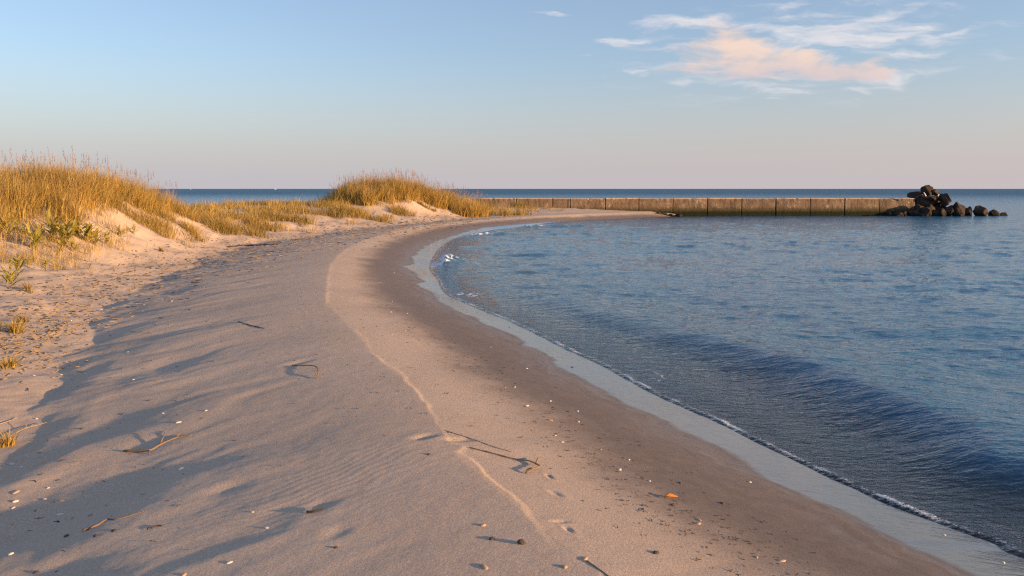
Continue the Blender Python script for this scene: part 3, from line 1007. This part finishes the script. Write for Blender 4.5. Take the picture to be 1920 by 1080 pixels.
def seed_stalks(base, height, lean_dir, lean):
    """Tall thin stalks with a drooping plume of spikelets."""
    n = len(base)
    v1, q1, t1, a1 = blades(base, height, lean_dir, lean, np.full(n, 0.007), RNG.uniform(.3, .9, n), 4)
    L = np.stack([np.cos(lean_dir), np.sin(lean_dir), np.zeros(n)], 1)
    tip = base + L * (lean * height)[:, None] + (height * (1 - .35 * lean))[:, None] * np.array((0, 0, 1.))
    V, Q, T, A = [v1], [q1], [t1], [a1]
    off = len(v1)
    for s in range(9):
        f = s / 8.0
        c = tip - (L * .25 * lean[:, None] + np.array((0, 0, 1.))) * (0.20 * (1 - f) * height)[:, None] * .9
        dirn = L * RNG.uniform(.1, .9, (n, 1)) + RNG.normal(0, .35, (n, 3)) + np.array((0, 0, .9))
        dirn /= np.linalg.norm(dirn, axis=1)[:, None]
        ln = 0.055 * (1 - .4 * f) * (height / 1.0)
        side = np.cross(dirn, RNG.normal(size=(n, 3))); side /= np.linalg.norm(side, axis=1)[:, None] + 1e-9
        w = 0.009 * (1 - .3 * f)
        p = np.stack([c - dirn * .01, c + dirn * ln[:, None] * .5 + side * w, c + dirn * ln[:, None], c + dirn * ln[:, None] * .5 - side * w], 1)
        V.append(p.reshape(-1, 3)); Q.append(np.arange(n * 4).reshape(n, 4) + off); off += n * 4
        T.append(np.repeat(RNG.uniform(0, 1, n), 4)); A.append(np.full(n * 4, .5))
    return np.vstack(V), np.vstack(Q), np.concatenate(T), np.concatenate(A)


def grass_obj(name, parts, mat, parent=None, origin=None):
    V, Q, T, A = [], [], [], []; off = 0
    for v, q, t, a in parts:
        V.append(v); Q.append(q + off); T.append(t); A.append(a); off += len(v)
    V = np.vstack(V)
    if origin is not None: V = V - np.asarray(origin)
    o = mesh_obj(name, V, np.vstack(Q), mat, parent, shade_smooth=True)
    vattr(o, 'tint', np.concatenate(T)); vattr(o, 'along', np.concatenate(A))
    if origin is not None: o.location = origin
    return o


def scatter(n, cx, cy, rx, ry, rot=0.0):
    """Random points in an ellipse."""
    r = np.sqrt(RNG.uniform(0, 1, n)); a = RNG.uniform(0, 2 * math.pi, n)
    p = r * np.cos(a) * rx; q = r * np.sin(a) * ry
    c, s = math.cos(rot), math.sin(rot)
    return cx + p * c - q * s, cy + p * s + q * c


def on_land(x, y):
    return np.stack([x, y, height(x, y)], 1), None


def dune_mass(name, label, x, y, vig, h, width, per, seeds, rad=.16):
    """Tussocks of grass at x, y; vig (0..1) is how strongly each grows."""
    cz, _ = on_land(x, y)
    n0 = len(x)
    cnt = np.maximum(3, (per * (.35 + .65 * vig) * RNG.uniform(.5, 1.5, n0)).astype(int))
    i = np.repeat(np.arange(n0), cnt); n = len(i)
    rr_ = np.sqrt(RNG.uniform(0, 1, n)); aa = RNG.uniform(0, 2 * math.pi, n)
    tr = rad * RNG.uniform(.6, 1.5, n0)[i]
    bx, by = x[i] + rr_ * np.cos(aa) * tr, y[i] + rr_ * np.sin(aa) * tr
    b, _ = on_land(bx, by)
    th = h * (.45 + .55 * vig) * RNG.uniform(.7, 1.2, n0)
    hh = th[i] * RNG.uniform(.35, 1.1, n)
    wind = RNG.normal(.4, .6, n0)[i]
    out = .10 + .55 * rr_ * RNG.uniform(.2, 1.4, n)
    lx = np.cos(aa) * out + .16 * np.cos(wind) + RNG.normal(0, .14, n); ly = np.sin(aa) * out + .16 * np.sin(wind) + RNG.normal(0, .14, n)
    lean = np.hypot(lx, ly) * RNG.uniform(.5, 1.3, n) + (RNG.uniform(0, 1, n) < .08) * RNG.uniform(.3, .9, n)
    tint = np.clip(RNG.normal(.48, .32, n0)[i] + RNG.normal(0, .22, n), 0, 1)
    parts = [blades(b, np.maximum(hh, .08), np.arctan2(ly, lx), lean, width * RNG.uniform(.6, 1.3, n), tint)]
    o = grass_obj(name, parts, m_gold)
    tag(o, label, 'grass', None, 'stuff')
    w = vig + .02; si = RNG.choice(n0, seeds, replace=seeds > n0, p=w / w.sum())
    hs = h * RNG.uniform(.95, 1.45, seeds)
    s = grass_obj('seed_stalks', [seed_stalks(cz[si], hs, RNG.normal(.3, .8, seeds), np.abs(RNG.normal(.18, .14, seeds)))], m_seed)
    s.parent = o; s['kind'] = 'stuff'
    return o


# left dune: thick grass on the crest, thinning down the slope
x, y = scatter(8200, -14.5, 23.5, 8.5, 7.0, .1)
q = -x / y
brow = np.interp(q, [.36, .415, .466, .51, .55, .60, .643, .75], [31.5, 28.3, 24.8, 22.4, 20.6, 18.9, 17.8, 17.0]) + 1.1 * fbm(x * .6, y * .6, 3, 221)
vig = smooth(y - brow, -.3, 1.6) * smooth(-y, -31.5, -28)
k = (RNG.uniform(0, 1, len(x)) < vig * 1.1) & (x > -25) & (q > .39) & (dunes(x, y) > .12)
dune_mass('dune_grass', 'dense golden grass with seed heads covering the left dune', x[k], y[k], vig[k], .96, .013, 20, 700)
# thinner growth running down the slope
x, y = scatter(3800, -13.0, 20.5, 5.5, 5.2, .0)
q = -x / y
k = (fbm(x * .8, y * .8, 3, 223) > .22 - 1.0 * smooth(q, .46, .62)) & (y > np.interp(q, [.36, .42, .5, .6, .7], [27.0, 22.5, 18.5, 15.6, 14.6])) & (q > .36)
dune_mass('dune_grass', 'thin straw grass running down the slope of the left dune', x[k], y[k], RNG.uniform(.05, .8, k.sum()), .52, .010, 9, 30)
# middle dune
x, y = scatter(4600, -6.0, 47.6, 6.6, 4.6, .1)
dB = dunes(x, y)
brow = .34 + .38 * fbm(x * .6, y * .6, 3, 225) + .50 * smooth(x, -7.6, -5.2) * smooth(-y, -48.0, -46.6)
vig = smooth(dB - brow, -.02, .35)
k = RNG.uniform(0, 1, len(x)) < vig * 1.2
dune_mass('dune_grass', 'golden grass with seed heads crowning the middle dune', x[k], y[k], vig[k], 1.12, .024, 15, 470, .2)
# low ridge between the dunes
x, y = scatter(4200, -12.5, 38.5, 6.0, 8.0, -.22)
dC = dunes(x, y)
vig = smooth(dC - (.17 + .34 * fbm(x * .5, y * .5, 3, 229)), 0, .2) * smooth(y, 30, 33)
k = (RNG.uniform(0, 1, len(x)) < vig) & (x / y < -.18) & (dC < .9)
dune_mass('dune_grass', 'low golden grass along the saddle between the two dunes', x[k], y[k], vig[k], .46, .018, 11, 50, .2)
x, y = scatter(520, -1.6, 51.5, 2.9, 2.0, .1)
k = fbm(x * .6, y * .6, 3, 231) > -.05
dune_mass('dune_grass', 'thin golden grass on the low tail of the middle dune', x[k], y[k], RNG.uniform(.2, .9, k.sum()), .75, .022, 10, 40, .2)
# sparse grass on the spit before the wall
x, y = scatter(420, -0.6, 56.4, 4.4, 2.2, .1)
k = fbm(x * .7, y * .7, 3, 233) > .0
dune_mass('dune_grass', 'sparse grass on the sand spit in front of the buried wall end', x[k], y[k], np.full(k.sum(), .6), .55, .022, 10, 36, .2)

# separate low tufts along the foot of the dunes: (u, v of the foot, radius m, blade height m, blades, label)
_t = [(262, 418, 1.0, .44, 900, 'olive grass tuft at the left end of the row below the left dune'),
      (312, 420, 1.05, .46, 950, 'second tuft from the left in the row below the left dune'),
      (352, 434, .65, .42, 520, 'small loose tuft standing forward in the row below the left dune'),
      (392, 425, 1.1, .48, 1000, 'broad tuft in the middle of the row below the left dune'),
      (440, 430, 1.1, .46, 1000, 'low tuft near the right end of the row below the left dune'),
      (474, 427, .8, .42, 650, 'rightmost tuft of the row below the left dune'),
      (300, 470, .12, .16, 60, 'tiny lone tuft on open sand beside the wrack line'),
      (520, 414, .80, .50, 600, 'tuft on open sand between the dunes, left one of a pair'),
      (566, 418, .80, .45, 600, 'tuft on open sand between the dunes, right one of a pair'),
      (640, 404, 1.1, .60, 700, 'large tuft at the left foot of the middle dune'),
      (695, 410, 1.1, .50, 700, 'tuft reaching out onto the beach below the middle dune'),
      (753, 402, .70, .55, 420, 'round tuft alone on bare sand before the middle dune'),
      (800, 390, .45, .35, 200, 'small tuft on the bare right flank of the middle dune'),
      (845, 384, .55, .40, 240, 'tuft halfway down the right flank of the middle dune'),
      (900, 390, .90, .55, 500, 'dark tuft at the right foot of the middle dune'),
      (985, 389, .90, .50, 420, 'last tuft on the spit next to the concrete wall'),
      (8, 835, .14, .12, 120, 'small golden tuft on shaded sand at the left picture edge'),
      (28, 690, .16, .18, 90, 'thin dry tuft on the littered sand left of the hollow'),
      (15, 620, .24, .20, 170, 'little straw tuft on the littered sand by the left picture edge'),
      (38, 605, .12, .16, 70, 'smallest straw tuft on the littered sand, right of another'),
      (45, 545, .14, .20, 80, 'thin tuft on sand below the young leafy plants')]
_tp = ground([(a, b) for a, b, *_ in _t])
for (u, v, rad, h, n, lab), p in zip(_t, _tp):
    m = max(3, int(9 * rad / .7))
    ox, oy = scatter(m, p[0], p[1], rad * 1.0, rad * .75)
    j = RNG.integers(m, size=n); sr = rad * .34
    aa, rr_ = RNG.uniform(0, 6.283, n), np.sqrt(RNG.uniform(0, 1, n))
    x, y = ox[j] + sr * rr_ * np.cos(aa), oy[j] + sr * rr_ * np.sin(aa)
    b_, gi = on_land(x, y)
    hh = h * 1.15 * RNG.uniform(.6, 1.25, m)[j] * RNG.uniform(.35, 1.1, n)
    ld = aa + RNG.normal(0, .6, n)
    tn = np.clip(RNG.normal(.5, .25, m)[j] + RNG.normal(0, .2, n), 0, 1)
    o = grass_obj('grass_tuft', [blades(b_, hh, ld, .12 + .75 * rr_ * RNG.uniform(.4, 1.3, n), np.full(n, .007 + .00033 * p[1]) * RNG.uniform(.6, 1.3, n), tn)], m_tuft if v < 600 else m_gold, origin=p)
    tag(o, lab, 'grass tuft', 'separate grass tufts at the foot of the dunes')

# leafy plants: each leaf is a part
def leaf_mesh(name, curl, seed):
    rg = np.random.default_rng(seed); n = 7
    vs, fs = [], []
    for i in range(n + 1):
        t = i / n
        w = .058 * math.sin(math.pi * min(1, .12 + .88 * t)) ** .8 * (1 - t ** 5) + .002
        xx = t - curl * .25 * t ** 3; zz = .9 * t * (1 - curl * .75 * t) + .02 * rg.normal()
        sd = .10 * math.sin(t * 4 + seed)
        vs += [(xx * .75, sd - w, zz + .02), (xx * .75, sd, zz), (xx * .75, sd + w, zz + .02)]
    for i in range(n):
        for j in range(2):
            fs.append((3 * i + j, 3 * i + j + 1, 3 * i + j + 4, 3 * i + j + 3))
    o = mesh_obj(name, vs, fs, m_green, link=False)
    vattr(o, 'tint', np.full(len(vs), rg.uniform(.1, .95))); vattr(o, 'along', np.repeat(np.linspace(0, 1, n + 1), 3))
    return o.data


LEAVES = [leaf_mesh('leaf', c, 500 + i) for i, c in enumerate((.25, .5, .75, 1.0, .35, .9, 1.15))]
mst, N, out = material('plant_stem')
geo = N.new('NewGeometry')
principled(N, out, N.mix(N.noise(geo.outputs['Position'], 25, 3), (.20, .15, .06), (.30, .21, .09)), .8)

_p = [(70, 470, .50, 14, 'upright yellow green leafy plant at the left of the green clump'),
      (98, 448, .52, 16, 'leafy green plant behind the tall yellow one in the green clump'),
      (120, 462, .55, 18, 'densest bright green plant in the middle of the green clump'),
      (148, 448, .50, 16, 'leafy green plant behind the middle of the green clump'),
      (166, 458, .50, 15, 'arching leafy plant right of the middle of the green clump'),
      (182, 462, .42, 12, 'spreading leafy plant at the right side of the green clump'),
      (200, 458, .32, 9, 'small leafy plant at the right end of the green clump'),
      (228, 444, .30, 10, 'small leafy plant standing between the green clump and the tuft row'),
      (252, 440, .26, 8, 'tiny leafy plant just left of the tuft row'),
      (20, 445, .40, 12, 'yellowish leafy plant by the left picture edge before the dune grass'),
      (45, 440, .38, 10, 'thin leafy plant between the picture edge and the green clump'),
      (110, 475, .28, 9, 'low brownish leafy plant in front of the green clump'),
      (138, 472, .26, 9, 'low drooping leafy plant in front of the green clump, right one'),
      (35, 515, .34, 9, 'young green plant with upright leaves on open sand'),
      (58, 497, .22, 6, 'short branched young plant on open sand'),
      (85, 508, .26, 7, 'young green plant on open sand, right one of the row'),
      (18, 540, .42, 8, 'dry orange stemmed young plant at the left picture edge'),
      (166, 505, .13, 4, 'sprig with two or three leaves alone on the sand')]
_pp = ground([(a, b) for a, b, *_ in _p])
for (u, v, h, n, lab), p in zip(_p, _pp):
    h *= 1.5; n = int(n * 1.9)
    e = empty('leafy_plant', p)
    tag(e, lab, 'plant', 'leafy plants on the sand before the left dune')
    rg = np.random.default_rng(int(u * 7 + v))
    ln = rg.normal(0, .12, 2)
    pts = [(0, 0, -.03), (ln[0] * h * .4, ln[1] * h * .4, h * .25), (ln[0] * h, ln[1] * h, h * .6)]
    tube('stem', pts, [.010, .008, .004], mst, 6, e)
    for i in range(n):
        f = rg.uniform(0.05, 1)
        o = bpy.data.objects.new('leaf', LEAVES[rg.integers(len(LEAVES))])
        o.parent = e
        o.location = (ln[0] * h * f * .8, ln[1] * h * f * .8, h * .5 * f)
        s = h * rg.uniform(.45, .85) * (1 - .25 * f)
        o.scale = (s, s * rg.uniform(.8, 1.25), s * rg.uniform(.7, 1.2))
        o.rotation_euler = (rg.normal(0, .2), rg.normal(-.05, .2), i * 2.4 + rg.normal(0, .4))
        COL.objects.link(o)

# ------------------------------------------------------------------ drift litter on the sand
def simple_mat(name, c1, c2, scale=40, rough=.8):
    m, N, out = material(name)
    geo = N.new('NewGeometry'); oi = N.new('ObjectInfo')
    c = N.mix(N.noise(geo.outputs['Position'], scale, 3, .6), c1, c2)
    c = N.mix(N.math('MULTIPLY', oi.outputs['Random'], .4), c, tuple(v * .6 for v in c1))
    principled(N, out, c, rough, N.bump(N.noise(geo.outputs['Position'], scale * 3, 3), .4, .003))
    return m


m_twig = simple_mat('driftwood', (.16, .11, .07), (.30, .21, .13))
m_weed = simple_mat('dried_seaweed', (.035, .025, .018), (.09, .06, .04))
m_shell = simple_mat('shell', (.62, .54, .44), (.76, .70, .60), 60, .5)
m_tan = simple_mat('tan_shell', (.42, .27, .15), (.58, .40, .24), 60, .5)
m_peb = simple_mat('dark_pebble', (.05, .045, .042), (.11, .09, .08))
m_leaf = simple_mat('orange_leaf', (.52, .17, .025), (.70, .26, .04), 30, .5)
m_straw = simple_mat('straw', (.26, .18, .09), (.46, .34, .19))


def shell_mesh(name, mat, seed, elong=1.0):
    rg = np.random.default_rng(seed); nu, nv = 16, 6
    vs, fs = [], []
    for j in range(nv + 1):
        t = j / nv
        for i in range(nu):
            a = 2 * math.pi * i / nu
            rib = 1 + .05 * math.cos(a * 8)
            r = math.sin(t * math.pi / 2) * rib
            vs.append((r * math.cos(a) * elong - .25 * (1 - t), r * math.sin(a) * (.8 + .15 * math.cos(a)), .55 * math.cos(t * math.pi / 2) ** .8 - .08))
    for j in range(nv):
        for i in range(nu):
            fs.append((j * nu + i, (j + 1) * nu + i, (j + 1) * nu + (i + 1) % nu, j * nu + (i + 1) % nu))
    fs.append(tuple(nv * nu + i for i in range(nu)))
    return mesh_obj(name, vs, fs, mat, link=False).data


SHELLS = [shell_mesh('shell', m_shell, 1), shell_mesh('shell', m_shell, 2, 1.35), shell_mesh('shell', m_tan, 3, 1.1), shell_mesh('shell', m_tan, 4, 1.7)]
PEBBLES = [mesh_obj('pebble', rock_verts(ICO2[0], 600 + i, 4, .12) * np.array((1.25, .9, .6)), ICO2[1], m_peb, link=False).data for i in range(3)]


def weed_mesh(seed):
    rg = np.random.default_rng(seed); n = 9
    vs, fs = [], []
    a = 0.0; p = np.zeros(2)
    for i in range(n + 1):
        t = i / n
        a += rg.normal(0, .35)
        p = p + np.array((math.cos(a), math.sin(a))) * .22
        w = .11 * math.sin(math.pi * (0.1 + .85 * t)) * rg.uniform(.6, 1.5)
        z = .02 + .07 * abs(rg.normal()) * math.sin(math.pi * t)
        nx, ny = -math.sin(a), math.cos(a)
        vs += [(p[0] - nx * w, p[1] - ny * w, z), (p[0] + nx * w, p[1] + ny * w, z + .04), (p[0] + nx * w * .8, p[1] + ny * w * .8, z - .08), (p[0] - nx * w * .8, p[1] - ny * w * .8, z - .1)]
    for i in range(n):
        for j in range(4):
            fs.append((4 * i + j, 4 * i + (j + 1) % 4, 4 * i + 4 + (j + 1) % 4, 4 * i + 4 + j))
    fs += [(3, 2, 1, 0), (4 * n, 4 * n + 1, 4 * n + 2, 4 * n + 3)]
    m = np.array(vs)[:, :2].mean(0)
    vs = [(x - m[0], y - m[1], z) for x, y, z in vs]
    return mesh_obj('seaweed_scrap', vs, fs, m_weed, link=False).data


WEEDS = [weed_mesh(700 + i) for i in range(5)]


ORD = ('first second third fourth fifth sixth seventh eighth ninth tenth eleventh twelfth thirteenth fourteenth fifteenth sixteenth '
       'seventeenth eighteenth nineteenth twentieth').split()
_tens = {20: 'twenty', 30: 'thirty', 40: 'forty', 50: 'fifty', 60: 'sixty'}
ORD += [_tens[t] + '-' + ORD[k] if k >= 0 else {20: 'twentieth', 30: 'thirtieth', 40: 'fortieth', 50: 'fiftieth', 60: 'sixtieth'}[t] for t in _tens for k in range(-1, 9)][1:]


def strew(name, meshes, pix, size, label, cat, group, seed, flat=(1, 1, 1), lift=.0):
    """Copies of small things lying where the photograph shows them."""
    rg = np.random.default_rng(seed)
    pix = sorted([tuple(p) for p in pix])
    pts = ground(pix)
    for k, p in enumerate(pts):
        o = bpy.data.objects.new(name, meshes[rg.integers(len(meshes))])
        s = rg.uniform(*size)
        o.scale = (s * flat[0], s * flat[1], s * flat[2])
        o.location = (p[0], p[1], p[2] + lift * s)
        o.rotation_euler = (rg.normal(0, .06), rg.normal(0, .06), rg.uniform(0, 6.28))
        COL.objects.link(o)
        tag(o, ('leftmost ' if k == 0 else 'rightmost ' if k == len(pts) - 1 else ORD[k] + ' from the left, ') + label, cat, group)


def band(pts, n, spread, seed):
    """Random pixels along a polyline of the picture."""
    rg = np.random.default_rng(seed); pts = np.array(pts, float)
    L = np.cumsum([0] + [np.hypot(*(pts[i + 1] - pts[i])) for i in range(len(pts) - 1)])
    t = rg.uniform(0, L[-1], n)
    x = np.interp(t, L, pts[:, 0]); y = np.interp(t, L, pts[:, 1])
    s = np.interp(t, L, np.linspace(spread[0], spread[1], len(pts)))
    return np.stack([x + rg.normal(0, 1, n) * s, y + rg.normal(0, .45, n) * s], 1)


strew('shell', SHELLS[:2], [(30, 940), (25, 952), (113, 965), (68, 785), (60, 797), (200, 600), (270, 572), (322, 565), (165, 605), (64, 704), (140, 703), (115, 703), (160, 700),
                            (340, 879), (335, 792), (20, 1039), (84, 936), (430, 1055), (500, 990), (473, 960), (240, 660), (305, 775), (386, 770), (250, 712), (190, 580), (22, 870), (40, 875), (90, 915)],
      (.009, .018), 'small white shell on the shaded sand in the hollow', 'shell', 'white shells on the shaded sand', 21)
strew('shell', SHELLS[:2], [(1084, 791), (1041, 817), (1054, 829), (920, 651), (987, 691), (947, 727), (965, 726), (988, 761), (1032, 752), (1179, 862), (1162, 881), (1218, 902),
                            (763, 588), (735, 565), (733, 585), (760, 620), (739, 512), (712, 530), (1770, 1003), (1881, 1055), (1406, 904), (1083, 771), (775, 600), (735, 628)],
      (.008, .015), 'small white shell on the damp sand above the swash', 'shell', 'white shells on the damp sand', 22)
strew('shell', SHELLS[2:], [(1465, 1052), (1418, 1045), (1308, 982), (1310, 975), (1097, 1048), (1059, 1063), (908, 1063), (905, 985), (115, 939), (30, 923), (28, 982), (345, 1078), (1126, 843), (1031, 788)],
      (.010, .018), 'small tan shell lying on the open sand', 'shell', 'tan shells on the open sand', 23)
strew('pebble', PEBBLES, [(1073, 689), (955, 614), (1066, 772), (923, 1010), (630, 1027), (153, 804), (214, 995), (125, 1005), (180, 1005), (68, 1073), (1205, 955), (1230, 1037), (1354, 944), (804, 852), (1275, 906)],
      (.010, .018), 'small dark pebble lying on the sand', 'pebble', 'dark pebbles on the sand', 24)
tagp = ground([(978, 1019)])[0]
o = mesh_obj('pebble', rock_verts(ICO3[0], 611, 6, .12) * np.array((.022, .016, .012)), ICO3[1], m_peb)
o.location = tagp + np.array((0, 0, .008)); tag(o, 'largest black pebble casting a shadow beside the berm edge', 'pebble')
strew('seaweed_scrap', WEEDS, list(band([(560, 650), (740, 690), (860, 780), (1010, 880), (1180, 960), (1420, 1060)], 10, (40, 70), 31)) + list(band([(730, 600), (900, 680), (1050, 800), (1200, 930), (1420, 1010)], 14, (26, 44), 33)),
      (.008, .018), 'dark scrap of dried seaweed on the seaward side of the berm', 'seaweed', 'seaweed scraps on the foreshore', 32)
strew('seaweed_scrap', WEEDS, list(band([(100, 640), (260, 600), (420, 540), (560, 500)], 30, (60, 40), 35)) + list(band([(60, 980), (180, 820), (330, 720), (480, 620)], 22, (60, 60), 37)) + [(265, 622), (280, 624), (255, 626)],
      (.014, .034), 'dark scrap of dried seaweed on the shaded back of the berm', 'seaweed', 'seaweed scraps behind the berm', 34)

# the wrack of straw and leaf bits
def wrack(pix, size, seed, thick):
    rg = np.random.default_rng(seed)
    pts = ground(pix); V, Q = [], []
    for k, p in enumerate(pts):
        a = rg.uniform(0, math.pi); L = size * rg.uniform(.4, 1.6) * (.7 + p[1] * .03); w = thick * rg.uniform(.5, 1.6) * (.7 + p[1] * .03)
        d = np.array((math.cos(a), math.sin(a), rg.normal(0, .05))); s = np.array((-math.sin(a), math.cos(a), 0)) * w
        up = np.array((0, 0, w * .9)); b_ = p + np.array((0, 0, .001 + abs(rg.normal()) * .003))
        bend = s * rg.normal(0, 2.5)
        for (t, o_) in ((-.5, 0), (0, 1), (.5, 0)):
            c = b_ + d * L * t + bend * o_
            V += [c - s, c + up, c + s]
        i = k * 9
        for m in (0, 3):
            Q += [(i + m, i + m + 1, i + m + 4, i + m + 3), (i + m + 1, i + m + 2, i + m + 5, i + m + 4), (i + m + 2, i + m, i + m + 3, i + m + 5)]
    return np.array(V), np.array(Q)


wp = np.vstack([band([(-10, 600), (90, 570), (230, 520), (340, 495), (450, 465), (560, 448), (700, 432), (850, 414)], 2300, (75, 12), 41),
                band([(-20, 640), (60, 640), (140, 590)], 420, (45, 30), 43),
                band([(-20, 690), (120, 680)], 120, (40, 40), 45)])
V_, Q_ = wrack(wp, .075, 46, .0055)
o = mesh_obj('wrack_litter', V_, Q_, m_straw, shade_smooth=False)
tag(o, 'band of dry straw and leaf litter along the foot of the dunes', 'litter', None, 'stuff')
wp = band([(-10, 590), (120, 560), (300, 510), (450, 465), (620, 440), (850, 412), (1000, 400)], 1100, (80, 8), 47)
V_, Q_ = wrack(wp, .07, 48, .006)
o = mesh_obj('wrack_litter', V_, Q_, m_weed, shade_smooth=False)
tag(o, 'dark rotted seaweed bits mixed into the straw band', 'litter', None, 'stuff')
wp = np.vstack([band([(700, 560), (900, 690), (1050, 810), (1220, 940), (1460, 1060)], 420, (26, 60), 49), band([(450, 520), (620, 640), (800, 780)], 130, (110, 90), 50),
                band([(100, 700), (250, 850), (300, 1050)], 90, (120, 160), 51)])
V_, Q_ = wrack(wp, .024, 52, .0022)
o = mesh_obj('wrack_litter', V_, Q_, m_weed, shade_smooth=False)
tag(o, 'fine dark crumbs of weed and shell scattered over the berm and foreshore', 'litter', None, 'stuff')


def branch(name, label, cat, pix, r0, r1, mat, lift=.01, twigs=(), hop=None):
    pts = ground(pix)
    pts[:, 2] += lift * .45
    if hop is not None: pts[:, 2] += np.array(hop)
    P = catmull(pts, 5)
    org = P[0].copy()
    e = empty(name, org); tag(e, label, cat)
    rad = np.linspace(r0, r1, len(P)) * (1 + .18 * np.sin(np.arange(len(P)) * 1.9))
    tube('stem', P - org, rad, mat, 7, e)
    for (i, du, dv, hgt) in twigs:
        a = pts[i]; q = ground([(pix[i][0] + du, pix[i][1] + dv)])[0] + np.array((0, 0, hgt))
        tube('side_twig', [a - org, (a + q) / 2 - org + np.array((.004, .004, .008)), q - org], [r1 * 1.3, r1, r1 * .5], mat, 5, e)


branch('branch', 'forked driftwood branch lying on the shaded sand of the hollow', 'branch', [(233, 847), (278, 846), (300, 835), (330, 822), (360, 817)], .010, .004, m_twig, .012, [(1, 2, 6, .0), (2, 10, -18, .03), (3, 12, -10, .02)])
branch('twig', 'thin pale twig curving over the sand near the lower left corner', 'twig', [(155, 996), (182, 986), (200, 975), (222, 974), (270, 960)], .007, .002, m_twig, .008, [(1, -20, 10, 0)])
branch('twig', 'long thin stalk lying across the berm edge', 'twig', [(835, 808), (880, 822), (925, 838), (960, 848)], .0022, .0015, m_twig, .006)
branch('branch', 'long bent stalk with a root, beside the berm edge', 'branch', [(880, 840), (920, 850), (965, 862), (990, 868), (1005, 874), (1012, 882), (1000, 887), (985, 888)], .0028, .0055, m_twig, .012, [(4, 4, -10, .02), (6, -14, -2, .01)], [0, 0, 0, .01, .01, .02, .02, .0])
branch('twig', 'knotted twig arching out of the sand at the edge of the long shadow', 'twig', [(548, 686), (575, 688), (592, 692), (597, 702), (593, 710)], .005, .005, m_twig, .012, [], [0, .01, .02, .02, 0])
branch('twig', 'short dark stick half buried at the rim of the hollow', 'twig', [(575, 962), (590, 961), (605, 955)], .006, .004, m_weed, .016)
branch('log', 'dark drift log lying along the wrack line far up the beach', 'log', [(428, 464), (455, 461), (490, 460), (522, 459)], .035, .022, m_weed, .02)
branch('twig', 'thin dark root drawn into the sand by the lower berm edge', 'twig', [(1100, 1052), (1118, 1064), (1140, 1080), (1160, 1096)], .003, .002, m_twig, .004)
branch('twig', 'dark straight stick lying on the lit sand behind the berm', 'twig', [(447, 604), (468, 610), (495, 616)], .007, .004, m_weed, .01)
branch('twig', 'pale dry reed stem lying by the left picture edge', 'twig', [(0, 797), (20, 790), (34, 784)], .004, .002, m_straw, .02)
branch('twig', 'forked dry reed leaning over the small golden tuft', 'twig', [(15, 823), (35, 812), (48, 806), (70, 800), (88, 795)], .004, .002, m_straw, .03, [(2, 4, -12, .04)])
branch('twig', 'short curved twig lying on sand below the forked branch', 'twig', [(283, 991), (294, 987), (304, 987)], .004, .003, m_weed, .008)

# the orange leaf
p = ground([(1257, 935)])[0]
vs, fs = [], []
n = 9
for i in range(n + 1):
    t = i / n
    w = .026 * math.sin(math.pi * (.05 + .9 * t)) ** .8
    for j in range(5):
        q = (j - 2) / 2
        vs.append(((t - .5) * .085, q * w * .7, .008 + .011 * abs(q) ** 1.6 * math.sin(math.pi * t) + .004 * math.sin(t * 5) + .006 * t))
for i in range(n):
    for j in range(4):
        fs.append((5 * i + j, 5 * i + j + 1, 5 * i + j + 6, 5 * i + j + 5))
o = mesh_obj('leaf', vs, fs, m_leaf)
o.modifiers.new('thickness', 'SOLIDIFY').thickness = .0015
o.location = p; o.rotation_euler = (0.1, 0, .25)
tag(o, 'single curled orange leaf on the damp sand', 'leaf')
